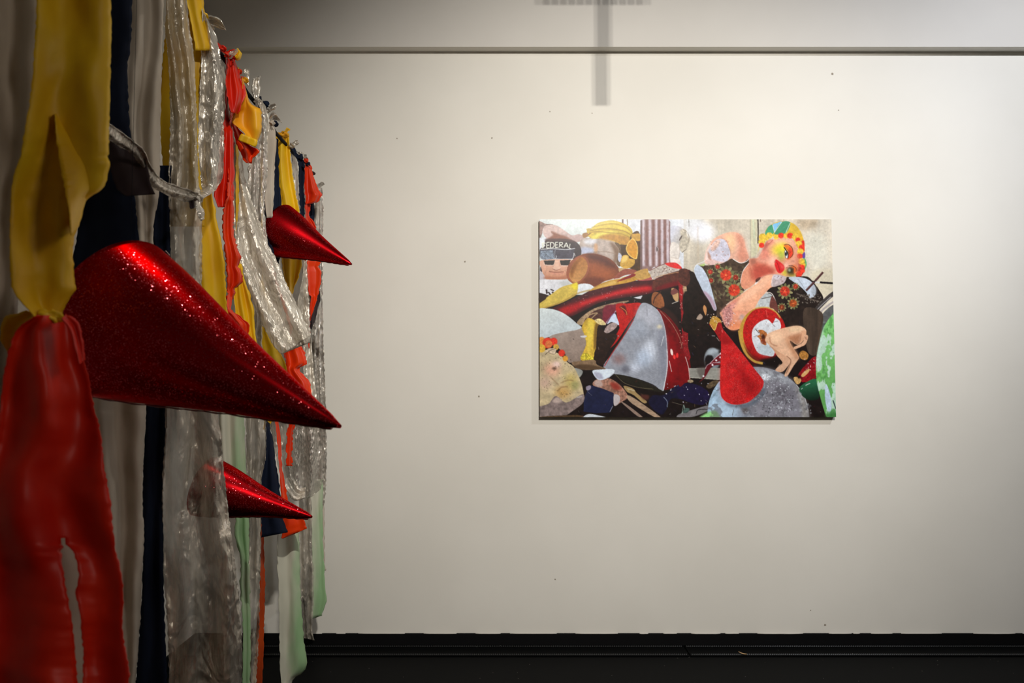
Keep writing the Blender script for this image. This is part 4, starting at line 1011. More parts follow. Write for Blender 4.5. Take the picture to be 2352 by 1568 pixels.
poly([(1700, 990), (1900, 915), (2190, 865), (2190, 1000), (1900, 1095), (1700, 1140)], (92, 46, 36), n=0.25, ns=10); poly([(1720, 1100), (2000, 1010), (2180, 1000), (2050, 1060), (1800, 1125)], (112, 22, 28), soft=5)
specks(420, 1080, 1700, 1400, 60, (196, 150, 150), (3, 6)); line([(1640, 940), (1660, 990), (1800, 930), (2100, 870)], 8, (190, 150, 110))
poly([(1480, 985), (1640, 945), (1662, 992), (1500, 1002)], (170, 86, 84))
poly([(80, 1350), (200, 1262), (210, 1240), (280, 1190), (420, 1090), (590, 1040), (642, 1028), (638, 1172), (560, 1240), (400, 1320), (200, 1385), (80, 1420)], (212, 186, 88), n=0.1, ns=12); poly([(560, 1055), (640, 1030), (636, 1120), (580, 1110)], (236, 216, 60), soft=3); line([(120, 1400), (400, 1310), (640, 1180), (830, 1130)], 14, (176, 140, 70), soft=2)
poly([(815, 1135), (925, 1062), (1080, 1000), (1250, 960), (1420, 905), (1592, 832), (1622, 880), (1645, 945), (1480, 988), (1330, 1030), (1050, 1082), (850, 1135)], (200, 152, 62), n=0.14, ns=10)
poly([(1420, 900), (1592, 832), (1630, 900), (1650, 950), (1500, 990)], (192, 152, 84), n=0.12, ns=8); poly([(1190, 1008), (1410, 905), (1436, 935), (1290, 990)], (140, 40, 40)); line([(1150, 980), (1250, 965)], 8, (232, 226, 216))
poly([(850, 1120), (1050, 1030), (1140, 1000), (1180, 1040), (1000, 1085)], (214, 176, 96), soft=3)
# white ball and beneath the beam
poly([(80, 1425), (250, 1393), (400, 1430), (520, 1500), (640, 1600), (706, 1655), (640, 1690), (420, 1755), (270, 1785), (80, 1800)], (214, 222, 222), c2=(196, 206, 210), axis=(250, 1400, 350, 1760), n=0.02, ns=20)
poly([(1690, 1170), (1800, 1188), (1846, 1340), (1790, 1385), (1670, 1320)], (150, 92, 56), n=0.2, ns=10); line([(1800, 1150), (1720, 1230), (1690, 1320)], 14, (70, 40, 32)); poly([(1940, 1120), (1990, 1110), (2036, 1160), (2034, 1295), (1970, 1250)], (186, 150, 106)); poly([(1936, 1150), (1990, 1108), (2040, 1160), (1950, 1200)], (120, 70, 66))
poly([(1418, 1238), (1542, 1208), (1520, 1256), (1470, 1250)], (216, 216, 222), sm=0); line([(1950, 1320), (2040, 1285)], 8, (196, 190, 180)); poly([(1800, 1380), (1900, 1400), (2040, 1560), (2050, 1900), (1900, 1600)], (52, 30, 26), soft=4)
poly([(640, 1580), (760, 1460), (900, 1380), (1100, 1320), (1330, 1280), (1330, 1300), (1100, 1370), (960, 1450), (860, 1580), (700, 1620)], (166, 140, 112), n=0.3, ns=6)
poly([(740, 1560), (850, 1440), (1000, 1380), (1180, 1330), (1270, 1330), (1050, 1580), (800, 1640)], (86, 52, 48), n=0.3, ns=8)
poly([(1010, 1370), (1160, 1330), (1280, 1320), (1150, 1470), (1060, 1590), (1000, 1600)], (124, 40, 56), soft=2, n=0.15, ns=8); line([(1290, 1315), (1180, 1420), (1060, 1560), (1030, 1620)], 9, (186, 176, 190)); line([(1060, 1560), (1160, 1440)], 6, (90, 60, 120))
poly([(1180, 1330), (1330, 1320), (1530, 1320), (1430, 1500), (1340, 1620), (1190, 1850), (1080, 1960), (1045, 1990), (1215, 1690), (1215, 1620), (1190, 1480)], (186, 30, 28), n=0.12, ns=10, glit=0.02)
poly([(1220, 1370), (1300, 1350), (1330, 1480), (1260, 1400)], (96, 22, 26), soft=2); line([(1240, 1370), (1310, 1420), (1328, 1480)], 10, (200, 130, 70))
Q(3)
poly([(1055, 155), (1150, 12), (1190, 70), (1218, 170), (1120, 130)], (202, 214, 232)); poly([(1030, 215), (1100, 150), (1165, 140), (1196, 180), (1130, 250), (1020, 295)], (172, 152, 148), n=0.25, ns=6); line([(1060, 300), (1220, 325)], 8, (180, 170, 170))
poly([(260, 335), (640, 240), (720, 215), (800, 420), (740, 560), (700, 665), (530, 695), (470, 560), (390, 500)], (164, 148, 138), c2=(150, 132, 120), axis=(400, 300, 640, 660), n=0.06, ns=14); ell(590, 370, 12, 7, (90, 76, 70), rot=0.7)
for q in ([(640, 150), (760, 60), (860, 10)], [(660, 165), (800, 40), (920, 0)], [(830, 90), (880, 40), (925, 5)], [(820, 10), (780, 80), (760, 120)]): line(q, 13, (172, 146, 112))
poly([(780, 80), (870, 100), (935, 150), (925, 420), (885, 540), (862, 652), (760, 672), (690, 640), (765, 450), (745, 320), (706, 200)], (212, 176, 66), n=0.2, ns=10); poly([(800, 110), (870, 130), (860, 300), (830, 480), (800, 620), (780, 460), (770, 280)], (226, 198, 80), soft=4)
poly([(890, 160), (940, 170), (930, 400), (880, 520), (870, 380)], (128, 98, 44), soft=3); poly([(880, 110), (960, 85), (1040, 160), (960, 170)], (216, 196, 140), n=0.3, ns=5); poly([(690, 620), (760, 560), (860, 620), (860, 660), (760, 672)], (206, 186, 60), n=0.5, ns=4); poly([(690, 325), (770, 320), (760, 345), (700, 345)], (206, 204, 208))
poly([(930, 180), (1030, 280), (1200, 320), (1060, 560), (1010, 720), (930, 700), (870, 640), (900, 520)], (46, 30, 24), n=0.3, ns=10)
# silver bell with ribbed lines
Q(1)
bell = [(1540, 1312), (1640, 1330), (1740, 1400), (1805, 1500), (1862, 1700), (1886, 1950), (1890, 2150), (1870, 2330), (1832, 2525), (1700, 2440), (1450, 2350), (1160, 2296), (1008, 2200), (1120, 2020), (1300, 1750), (1420, 1545), (1480, 1400)]
poly([(1740, 1390), (1900, 1490), (2060, 1700), (2180, 2000), (2210, 2350), (2050, 2440), (1840, 2500), (1880, 2200), (1870, 1900), (1820, 1620)], (112, 15, 20), n=0.2, ns=12)
poly([(1890, 1800), (2000, 1900), (2040, 2200), (1960, 2420), (1880, 2350)], (140, 16, 22), soft=10)
poly(bell, (160, 163, 172), n=0.07, ns=16)
poly([(1500, 1380), (1640, 1350), (1760, 1480), (1720, 1600), (1560, 1560), (1460, 1520)], (182, 184, 194), soft=10); poly([(1420, 1560), (1560, 1560), (1620, 1750), (1500, 1800), (1330, 1760)], (166, 172, 184), soft=12)
poly([(1800, 1560), (1870, 1800), (1885, 2100), (1850, 2400), (1780, 2100), (1770, 1800)], (140, 142, 154), soft=10)
ell(1640, 1970, 90, 150, (222, 228, 240), soft=14); ell(1440, 2200, 75, 70, (216, 222, 236), soft=12, rot=0.4); ell(1560, 2080, 110, 120, (190, 202, 220), soft=16); ell(1220, 2090, 90, 70, (150, 120, 118), soft=12); ell(1780, 1640, 36, 24, (222, 210, 180), soft=5); ell(1310, 2230, 60, 50, (112, 112, 122), soft=8)
for i in range(58):
    yy = 1690 + i * 14.5
    xl = np.interp(yy, [1690, 2020, 2200, 2300, 2500], [1345, 1125, 1015, 1175, 1700]); xr = np.interp(yy, [1690, 1950, 2330, 2520], [1856, 1884, 1868, 1832])
    if xr - xl < 20: continue
    dr = 30 * (xr - xl) / 800
    line([(xl + 6, yy - dr * 0.2), ((xl + xr) / 2, yy + dr * 0.25), (xr - 6, yy + dr)], 4.5, (112, 118, 132), a=0.5)
line([(1885, 1950), (1892, 2150), (1872, 2330), (1834, 2522)], 10, (226, 226, 230)); line([(1740, 1400), (1805, 1500), (1862, 1700), (1886, 1950)], 6, (206, 200, 206)); line([(1420, 1545), (1300, 1750), (1120, 2020), (1020, 2190)], 12, (170, 56, 56)); line([(1840, 1770), (1800, 1910)], 6, (216, 216, 220)); line([(1600, 1330), (1610, 1500)], 4, (120, 120, 130))
poly([(1150, 2296), (1450, 2352), (1826, 2525), (1690, 2525), (1400, 2445), (1200, 2345)], (38, 34, 26), n=0.2, ns=8); line([(1180, 2310), (1300, 2420), (1500, 2480), (1700, 2500)], 6, (110, 100, 76))
line([(1790, 1420), (1950, 1600), (2060, 1800), (2092, 1940)], 8, (160, 110, 92)); ell(1950, 1990, 17, 46, (250, 226, 216), rot=-0.2); ell(1986, 2055, 18, 34, (232, 60, 56), rot=-0.2); ell(2026, 2036, 18, 36, (222, 50, 48)); line([(1916, 2110), (1950, 2260)], 9, (216, 190, 186)); line([(2140, 2060), (2180, 2200)], 10, (206, 180, 180))
# red post
poly([(2044, 1020), (2110, 1060), (2150, 1300), (2176, 1560), (2176, 1900), (2210, 2060), (2150, 2090), (2100, 1900), (2080, 1500), (2050, 1200)], (136, 26, 32), n=0.3, ns=6, glit=0.03)
poly([(2100, 1080), (2170, 1110), (2175, 1500), (2130, 1560), (2130, 1300)], (178, 150, 116), n=0.4, ns=6, soft=2); line([(2070, 1080), (2110, 1400), (2120, 1560)], 16, (186, 30, 36), soft=2); specks(2060, 1100, 2190, 2000, 30, (216, 170, 160), (3, 7))
# lower left heap
Q(3)
poly([(565, 702), (700, 672), (882, 658), (918, 722), (1045, 782), (900, 792), (680, 785)], (140, 114, 88), n=0.15, ns=8); poly([(600, 740), (760, 720), (900, 740), (1040, 782), (900, 795), (690, 788)], (92, 70, 50), soft=3)
poly([(600, 770), (720, 810), (680, 900), (640, 850)], (150, 152, 148))
poly([(860, 1000), (920, 925), (1080, 910), (1200, 970), (1300, 1070), (1345, 1170), (1250, 1240), (1160, 1285), (1130, 1120), (1000, 1065)], (160, 118, 100), n=0.4, ns=7); poly([(1100, 970), (1200, 980), (1250, 1060), (1150, 1060)], (156, 62, 50), soft=5); poly([(880, 960), (960, 930), (1000, 1010), (920, 1030)], (196, 170, 160), soft=3); poly([(1150, 1140), (1230, 1150), (1230, 1240), (1160, 1285)], (200, 190, 190))
poly([(856, 812), (960, 790), (1140, 785), (1156, 830), (1092, 892), (980, 935), (910, 912)], (216, 226, 236)); poly([(880, 830), (980, 850), (1000, 920), (920, 910)], (176, 178, 196), soft=3); line([(1080, 900), (1150, 840)], 10, (190, 196, 206))
poly([(785, 1085), (840, 1008), (1000, 1052), (1152, 1112), (1146, 1290), (1100, 1382), (900, 1392), (736, 1372), (740, 1200)], (34, 38, 68), n=0.15, ns=12, sm=0); line([(785, 1090), (850, 1150)], 5, (110, 112, 130)); line([(1100, 1370), (1140, 1290)], 6, (180, 184, 196)); poly([(770, 1030), (830, 1010), (830, 1060), (780, 1080)], (150, 140, 156))
poly([(80, 640), (210, 520), (330, 550), (410, 590), (520, 700), (600, 760), (680, 920), (722, 1050), (732, 1200), (640, 1325), (500, 1412), (380, 1465), (80, 1465)], (202, 184, 148), n=0.16, ns=22)
ell(300, 800, 110, 90, (230, 178, 152), soft=14); ell(360, 720, 60, 40, (236, 206, 196), soft=8); ell(560, 960, 90, 120, (198, 178, 112), soft=14); ell(450, 1110, 110, 80, (206, 166, 104), soft=14); ell(200, 980, 90, 80, (206, 176, 156), soft=14); ell(620, 1010, 50, 60, (166, 160, 108), soft=8)
ell(330, 780, 30, 20, (110, 84, 70), soft=3); line([(420, 980), (520, 940), (600, 950)], 9, (140, 108, 74), soft=2); line([(380, 1090), (430, 1040), (520, 1030)], 9, (140, 104, 66), soft=2); line([(280, 900), (380, 1000)], 8, (150, 118, 90), soft=2); specks(150, 600, 600, 1100, 70, (96, 78, 58), (2, 6)); specks(350, 1100, 560, 1240, 40, (86, 70, 50), (2, 5))
poly([(80, 1330), (250, 1270), (350, 1160), (500, 1250), (720, 1130), (734, 1240), (600, 1355), (400, 1465), (80, 1465)], (140, 124, 120), n=0.25, ns=10); poly([(300, 1240), (370, 1180), (440, 1230), (380, 1260)], (196, 176, 166), soft=3); line([(640, 1180), (720, 1160)], 14, (206, 200, 196), soft=2)
for (xx, yy, rr, cc) in ((150, 400, 55, (226, 150, 70)), (235, 425, 72, (224, 66, 44)), (318, 405, 52, (226, 60, 42)), (250, 440, 50, (226, 126, 70)), (150, 500, 55, (216, 176, 66)), (350, 480, 40, (206, 166, 76)), (430, 565, 46, (222, 62, 44)), (480, 640, 38, (214, 156, 62))): ell(xx, yy, rr, rr * 1.05, cc, n=0.15, ns=5, soft=1)
poly([(200, 540), (260, 500), (350, 510), (330, 580), (260, 560)], (206, 186, 160), n=0.2, ns=6); line([(200, 590), (270, 530), (360, 500)], 7, (96, 80, 66)); line([(250, 560), (330, 580), (356, 520)], 6, (110, 90, 76))
poly([(1335, 1145), (1450, 1190), (1800, 1435), (1745, 1450), (1400, 1250)], (172, 146, 122), n=0.15, ns=8, st=(3, 1)); poly([(1245, 1228), (1350, 1280), (1548, 1432), (1480, 1425)], (150, 128, 114)); poly([(1290, 1010), (1420, 1050), (1470, 1110), (1606, 1222), (1562, 1245), (1430, 1140), (1330, 1090)], (166, 140, 96), n=0.15, ns=8); line([(1340, 1050), (1440, 1080)], 10, (200, 190, 160))
poly([(1520, 1130), (1640, 1140), (1620, 1200), (1560, 1190)], (86, 46, 40), soft=3)
poly([(1690, 1140), (1850, 1130), (2050, 985), (2190, 985), (2190, 1190), (1950, 1180), (1880, 1330), (1800, 1400), (1640, 1260)], (28, 26, 52), n=0.25, ns=12); line([(1840, 1160), (1890, 1220), (1890, 1300)], 9, (130, 140, 160)); line([(1960, 1230), (2110, 1270)], 5, (120, 112, 96)); specks(1850, 980, 2150, 1130, 10, (200, 200, 210), (4, 9)); line([(2120, 1260), (2090, 1400)], 8, (120, 140, 130))
poly([(140, 1450), (600, 1420), (760, 1440), (760, 1480), (140, 1480)], (86, 66, 46), n=0.3, ns=6); poly([(736, 1442), (830, 1404), (1066, 1452), (1000, 1470), (740, 1468)], (204, 210, 216), n=0.1, ns=6)

# --- the big puppet figure, upper right
Q(2)
poly([(60, 850), (130, 870), (210, 900), (290, 1130), (420, 1290), (520, 1430), (600, 1700), (60, 1700), (110, 1200)], (31, 21, 17), n=0.5, ns=12)
poly([(0, 850), (120, 850), (150, 1000), (90, 1080), (0, 1020)], (86, 46, 36), n=0.3, ns=8)
poly([(350, 735), (366, 600), (415, 500), (480, 420), (600, 355), (720, 328), (820, 348), (892, 430), (916, 540), (966, 690), (930, 745), (850, 762), (740, 702), (600, 765), (430, 785)], (230, 180, 156), n=0.05, ns=12)
poly([(760, 350), (840, 370), (892, 440), (914, 540), (960, 690), (930, 740), (840, 740), (800, 640), (830, 520)], (214, 146, 122), soft=10); poly([(620, 380), (740, 350), (780, 480), (740, 620), (690, 560), (650, 450)], (238, 192, 152), soft=8); poly([(360, 720), (370, 600), (420, 500), (450, 520), (400, 640), (420, 720)], (236, 214, 206), soft=4)
poly([(390, 650), (440, 520), (520, 430), (630, 440), (690, 560), (706, 660), (640, 745), (560, 742), (430, 700)], (206, 202, 214), n=0.1, ns=8); poly([(430, 560), (500, 450), (560, 440), (540, 520), (470, 590)], (222, 186, 170), soft=3, n=0.3, ns=5); poly([(360, 735), (420, 700), (560, 740), (640, 745), (560, 775), (430, 790)], (222, 190, 182), soft=2); poly([(390, 600), (430, 650), (440, 720), (400, 690)], (186, 146, 130), soft=2)
specks(430, 440, 680, 740, 24, (180, 140, 128), (3, 9)); line([(650, 440), (700, 580), (708, 660)], 6, (170, 120, 104), a=0.7)
dress = [(262, 800), (400, 790), (560, 772), (660, 730), (730, 698), (850, 765), (960, 708), (982, 800), (1050, 1000), (900, 1142), (800, 1232), (650, 1335), (590, 1450), (500, 1520), (480, 1300), (420, 1100), (380, 950)]
poly(dress, (74, 58, 46), n=0.35, ns=10)
for _ in range(60):
    t = rs.rand(); ell(rs.uniform(390, 960), rs.uniform(780, 1320) , rs.uniform(14, 38), rs.uniform(8, 16), (112, 108, 76) if t > 0.4 else (140, 132, 102), rot=rs.uniform(0, 3), a=0.55 if t < 0.9 else 0) if t < 2 else None
poly([(80, 1150), (480, 1300), (520, 1520), (600, 1568), (120, 1568)], (31, 21, 17), n=0.5, ns=12, soft=2)
flower(645, 925, 92); flower(760, 1135, 95); flower(430, 880, 40, (180, 60, 50)); flower(530, 810, 38, (170, 56, 46)); flower(440, 1000, 36, (160, 50, 40)); flower(780, 960, 45, (150, 50, 36))
line([(738, 700), (800, 740), (860, 758), (930, 735), (968, 700)], 9, (240, 232, 226)); line([(975, 750), (900, 840), (864, 930), (850, 1030), (880, 1090), (910, 1130)], 9, (240, 232, 226))
poly([(205, 835), (240, 780), (320, 828), (392, 950), (442, 1100), (492, 1290), (518, 1392), (484, 1410), (420, 1290), (330, 1150), (280, 1050), (220, 920)], (190, 200, 214), n=0.08, ns=8); poly([(330, 1150), (400, 1180), (470, 1270), (510, 1390), (480, 1405), (420, 1290)], (176, 150, 166), soft=3); line([(205, 840), (240, 780), (330, 740), (360, 720)], 8, (226, 228, 228)); poly([(280, 790), (350, 765), (340, 800)], (170, 190, 120))
poly([(330, 1380), (350, 1340), (380, 1390), (370, 1480), (350, 1450)], (196, 140, 90)); poly([(240, 1530), (290, 1460), (326, 1500), (300, 1540)], (166, 146, 130)); poly([(430, 1568), (470, 1490), (560, 1530), (580, 1600), (430, 1620)], (190, 142, 60)); specks(380, 1440, 620, 1600, 16, (220, 200, 190), (3, 8))
poly([(990, 750), (1012, 850), (1042, 950), (1052, 1030), (980, 1095), (912, 1122), (860, 1085), (850, 1030), (872, 900), (930, 810)], (222, 150, 120), n=0.04, ns=10); poly([(990, 760), (1010, 860), (1040, 960), (1000, 1000), (970, 880)], (196, 112, 88), soft=6)
poly([(965, 712), (1080, 690), (1150, 585), (1200, 485), (1280, 440), (1420, 420), (1560, 440), (1620, 500), (1650, 620), (1662, 760), (1642, 870), (1600, 935), (1480, 945), (1380, 922), (1250, 912), (1130, 950), (1050, 1000), (1010, 870)], (228, 162, 134), n=0.04, ns=12)
poly([(1000, 730), (1100, 740), (1250, 790), (1320, 870), (1250, 912), (1130, 950), (1050, 1000), (1012, 880)], (204, 108, 86), soft=10); poly([(970, 715), (1060, 700), (1060, 760), (1000, 780)], (176, 112, 92), soft=5); poly([(1090, 700), (1180, 600), (1250, 620), (1220, 720), (1140, 740)], (236, 184, 162), soft=10); poly([(1200, 470), (1280, 440), (1290, 470), (1230, 520), (1180, 600), (1150, 600)], (190, 106, 94), soft=4)
poly([(1060, 985), (1100, 955), (1130, 965), (1090, 1010), (1060, 1025)], (30, 26, 24)); poly([(1050, 1040), (1080, 1020), (1090, 1040), (1050, 1070)], (230, 232, 232))
poly([(1120, 440), (1170, 350), (1220, 400), (1190, 470), (1130, 500), (1090, 600), (1080, 640), (1100, 520)], (226, 206, 110), n=0.15, ns=8)
poly([(1188, 322), (1230, 260), (1330, 200), (1450, 183), (1560, 208), (1645, 280), (1702, 390), (1724, 470), (1732, 600), (1650, 570), (1600, 470), (1540, 410), (1400, 400), (1280, 390), (1200, 410)], (216, 182, 66), c2=(226, 176, 50), axis=(1500, 230, 1700, 420))
poly([(1190, 330), (1230, 260), (1292, 232), (1312, 332), (1250, 385), (1200, 385)], (78, 158, 118)); poly([(1290, 233), (1350, 205), (1424, 192), (1340, 300), (1318, 335)], (132, 190, 226)); poly([(1420, 192), (1535, 205), (1475, 345), (1330, 365), (1325, 320)], (74, 148, 112))
line([(1290, 232), (1316, 340)], 7, (220, 226, 210)); line([(1418, 194), (1340, 300), (1316, 340)], 7, (220, 226, 210)); line([(1532, 208), (1472, 345)], 7, (226, 226, 200)); poly([(1560, 215), (1640, 285), (1700, 395), (1640, 380), (1580, 300)], (206, 170, 60), soft=4)
poly([(1685, 470), (1728, 460), (1730, 610), (1690, 620), (1670, 560)], (214, 60, 40)); poly([(1705, 620), (1738, 620), (1740, 690), (1705, 690)], (96, 70, 150)); poly([(1730, 690), (1762, 760), (1750, 830), (1700, 900), (1690, 760)], (110, 170, 110), n=0.1, ns=6); poly([(1650, 760), (1730, 740), (1730, 880), (1660, 960), (1610, 940), (1640, 870)], (170, 44, 34), n=0.25, ns=8)
YC, RC = (230, 190, 66), (226, 62, 42)
for (xx, yy, rr, cc) in ((1150, 400, 50, YC), (1140, 465, 46, YC), (1138, 515, 38, RC), (1245, 380, 46, YC), (1210, 420, 30, YC), (1340, 402, 36, YC), (1408, 382, 42, RC), (1478, 388, 38, YC), (1532, 385, 44, RC), (1600, 402, 44, YC), (1640, 442, 34, RC), (1655, 495, 44, YC), (1690, 545, 36, RC), (1675, 605, 46, YC), (1668, 668, 40, RC), (1690, 740, 46, YC), (1715, 790, 32, YC), (1700, 815, 34, RC), (1655, 850, 40, (150, 36, 28)), (1705, 868, 34, RC), (1655, 915, 44, RC)):
    ell(xx, yy, rr, rr * 0.95, cc, n=0.22, ns=4, soft=1)
poly([(1250, 700), (1330, 640), (1360, 720), (1300, 790), (1240, 790)], (240, 186, 164), soft=12); poly([(1290, 480), (1420, 440), (1560, 455), (1600, 520), (1480, 490), (1380, 500)], (238, 186, 156), soft=10)
poly([(1020, 860), (1120, 800), (1260, 830), (1330, 890), (1250, 915), (1130, 952), (1055, 1000)], (186, 84, 68), soft=9); poly([(1150, 600), (1230, 560), (1260, 640), (1200, 720), (1100, 720)], (222, 140, 118), soft=10); poly([(1220, 460), (1290, 440), (1300, 480), (1250, 500)], (226, 150, 130), soft=3); line([(1230, 500), (1270, 470), (1290, 440)], 7, (150, 80, 66), soft=1)
poly([(1640, 620), (1665, 760), (1640, 870), (1600, 900), (1610, 760)], (206, 128, 100), soft=7); ell(1420, 720, 50, 30, (222, 140, 116), soft=8)
ell(1390, 570, 110, 74, (232, 218, 66), soft=14, rot=-0.3); ell(1415, 650, 36, 80, (160, 182, 70), soft=10); ell(1440, 560, 60, 50, (230, 214, 60), soft=10)
poly([(1440, 515), (1500, 508), (1560, 555), (1574, 630), (1540, 690), (1490, 712), (1500, 640), (1490, 580)], (236, 120, 46), soft=3); poly([(1520, 540), (1566, 590), (1564, 660), (1520, 700), (1490, 705), (1515, 630)], (226, 70, 44), soft=3)
line([(1450, 512), (1500, 503), (1555, 545), (1574, 620), (1560, 665), (1530, 692)], 8, (70, 44, 36)); ell(1482, 640, 26, 56, (226, 226, 226), rot=-0.15); ell(1478, 636, 18, 30, (92, 104, 100)); ell(1476, 634, 10, 18, (24, 22, 22)); line([(1448, 545), (1478, 590), (1505, 640), (1500, 700)], 13, (34, 26, 24)); line([(1456, 590), (1462, 650), (1478, 700)], 6, (60, 44, 38))
for i in range(7): line([(1452 + i * 9, 560 + i * 14), (1446 + i * 17, 535 + i * 11)], 5, (36, 28, 26))
ell(1462, 895, 40, 44, (206, 186, 70), soft=6); ell(1585, 850, 44, 58, (222, 104, 46), soft=5); ell(1535, 870, 46, 56, (62, 54, 34), soft=5); ell(1525, 860, 20, 22, (150, 156, 130), soft=2); line([(1500, 800), (1560, 798), (1612, 830), (1615, 880)], 8, (70, 44, 34)); ell(1560, 925, 60, 18, (150, 140, 50), soft=5)
for i in range(6): line([(1540, 850 + i * 14), (1585, 835 + i * 17)], 5, (34, 26, 22))
poly([(1338, 712), (1400, 752), (1452, 802), (1448, 860), (1400, 902), (1360, 885), (1328, 820), (1318, 760)], (212, 40, 42), soft=1); line([(1345, 745), (1372, 800), (1392, 880)], 8, (150, 22, 30)); poly([(1400, 770), (1440, 810), (1436, 850), (1408, 830)], (232, 84, 80), soft=4); poly([(1452, 770), (1500, 760), (1512, 800), (1470, 830)], (240, 186, 164), soft=5); line([(1470, 835), (1500, 815)], 7, (150, 80, 66)); ell(1325, 745, 10, 10, (180, 90, 80)); ell(1575, 740, 24, 12, (190, 130, 110), soft=3)
# dark sleeve with flowers on the right
poly([(1150, 1110), (1290, 1090), (1460, 1010), (1490, 955), (1560, 960), (1750, 945), (1835, 1000), (1935, 1130), (1995, 1245), (1950, 1300), (1860, 1420), (1820, 1600), (1390, 1600), (1300, 1300), (1220, 1160)], (40, 30, 26), n=0.35, ns=12)
poly([(1515, 962), (1680, 958), (1800, 1000), (1880, 1090), (1880, 1200), (1810, 1245), (1760, 1170), (1680, 1090), (1580, 1020)], (194, 202, 214), n=0.05, ns=10); line([(1640, 980), (1700, 1060), (1740, 1130)], 7, (150, 156, 170)); poly([(1800, 1005), (1890, 1100), (1885, 1200), (1830, 1170), (1840, 1080)], (166, 172, 180), soft=4)
flower(1462, 1150, 80, (196, 62, 44)); flower(1575, 1315, 62, (176, 84, 40)); flower(1610, 1085, 40, (180, 60, 42)); flower(1420, 1370, 46, (130, 60, 36)); line([(1620, 1180), (1800, 1250), (1930, 1290)], 16, (96, 84, 74), soft=1); specks(1640, 1190, 1960, 1320, 40, (120, 110, 100), (4, 12))
line([(1755, 1142), (1880, 1010), (1990, 888)], 30, (78, 44, 44)); line([(1750, 1140), (1978, 888)], 6, (120, 80, 76)); line([(1815, 1005), (1880, 1020)], 12, (30, 26, 24)); line([(1880, 1030), (1950, 1030)], 26, (206, 204, 198)); line([(1945, 1028), (2140, 1042)], 28, (28, 22, 24))
line([(1820, 1515), (1930, 1370), (2060, 1240), (2150, 1170)], 60, (66, 60, 58)); line([(1850, 1470), (1960, 1350), (2100, 1225)], 8, (170, 166, 166)); line([(1880, 1540), (1990, 1400), (2140, 1290)], 26, (170, 160, 156)); poly([(1930, 1568), (2010, 1430), (2150, 1330), (2150, 1480), (2050, 1580)], (92, 92, 92), n=0.2, ns=10)
poly([(1090, 1305), (1140, 1220), (1210, 1180), (1280, 1200), (1300, 1290), (1250, 1355), (1130, 1372)], (186, 190, 190), n=0.15, ns=7); line([(1140, 1250), (1200, 1240), (1290, 1220)], 10, (96, 84, 76)); line([(1150, 1180), (1260, 1170), (1320, 1250), (1380, 1440)], 10, (226, 214, 206)); poly([(1280, 1220), (1340, 1290), (1375, 1430), (1300, 1390), (1250, 1360)], (110, 62, 54), n=0.2, ns=8)
# forearm
poly([(1290, 925), (1400, 925), (1472, 960), (1440, 1035), (1330, 1085), (1265, 1100), (1180, 1185), (1090, 1295), (1030, 1430), (1010, 1540), (960, 1620), (890, 1640), (770, 1685), (660, 1650), (610, 1560), (588, 1430), (700, 1310), (850, 1200), (960, 1120), (1080, 1040), (1180, 945)], (234, 172, 138), n=0.05, ns=12)
poly([(960, 1130), (1090, 1050), (1190, 960), (1280, 940), (1180, 1080), (1060, 1180), (900, 1290), (700, 1340)], (240, 188, 156), soft=10); poly([(700, 1320), (880, 1200), (960, 1140), (840, 1240), (760, 1330), (640, 1420)], (200, 116, 96), soft=6); poly([(590, 1430), (680, 1340), (800, 1300), (700, 1450), (680, 1560), (610, 1560)], (206, 146, 138), soft=8, n=0.25, ns=6)
poly([(1300, 928), (1400, 928), (1472, 960), (1442, 1040), (1290, 1090), (1275, 1010)], (188, 172, 172), n=0.12, ns=7); poly([(1320, 930), (1400, 935), (1380, 980), (1320, 980)], (206, 200, 206), soft=3); line([(1300, 930), (1280, 1010), (1290, 1085)], 6, (236, 214, 204)); specks(1320, 940, 1430, 1030, 10, (150, 120, 120), (4, 10))
Q(4)
poly([(592, -20), (1020, -20), (980, 100), (900, 180), (830, 220), (720, 236), (645, 182), (602, 80)], (226, 156, 126), n=0.08, ns=10); poly([(600, -40), (720, -60), (740, 60), (700, 180), (640, 170), (606, 70)], (196, 138, 132), n=0.3, ns=5, soft=4); ell(870, 60, 40, 40, (190, 160, 150), soft=5); poly([(700, 140), (820, 130), (900, 160), (830, 220), (720, 236)], (222, 140, 100), soft=6); specks(620, -100, 760, 200, 40, (150, 96, 96), (3, 9)); specks(1000 - 360, 0, 800, 180, 14, (230, 200, 196), (4, 9))

# --- lower right: disc, grey ball, glitter cone, bending figure, melon
poly([(1730, -60), (1980, 0), (1960, 300), (1900, 560), (1790, 540), (1740, 300)], (74, 60, 50), n=0.3, ns=12, st=(1, 8))
ell(1160, 310, 330, 390, (190, 146, 60), rot=-0.1, n=0.1, ns=8); ell(1185, 290, 300, 370, (182, 26, 26), rot=-0.1, n=0.18, ns=8, glit=0.04)
poly([(900, 420), (1000, 560), (1200, 640), (1380, 620), (1440, 500), (1460, 700), (1300, 760), (1060, 720), (930, 600)], (96, 12, 16), soft=12); poly([(1140, 640), (1300, 600), (1470, 520), (1540, 620), (1420, 780), (1200, 780), (1050, 720), (1100, 690)], (24, 16, 14), soft=6)
line([(830, 240), (860, 400), (930, 560), (1040, 660), (1160, 690)], 34, (186, 148, 70), soft=1); line([(1200, -40), (1220, 60)], 8, (226, 90, 80)); line([(1050, -60), (1200, -75), (1330, -20), (1400, 70)], 18, (200, 160, 84), soft=1)
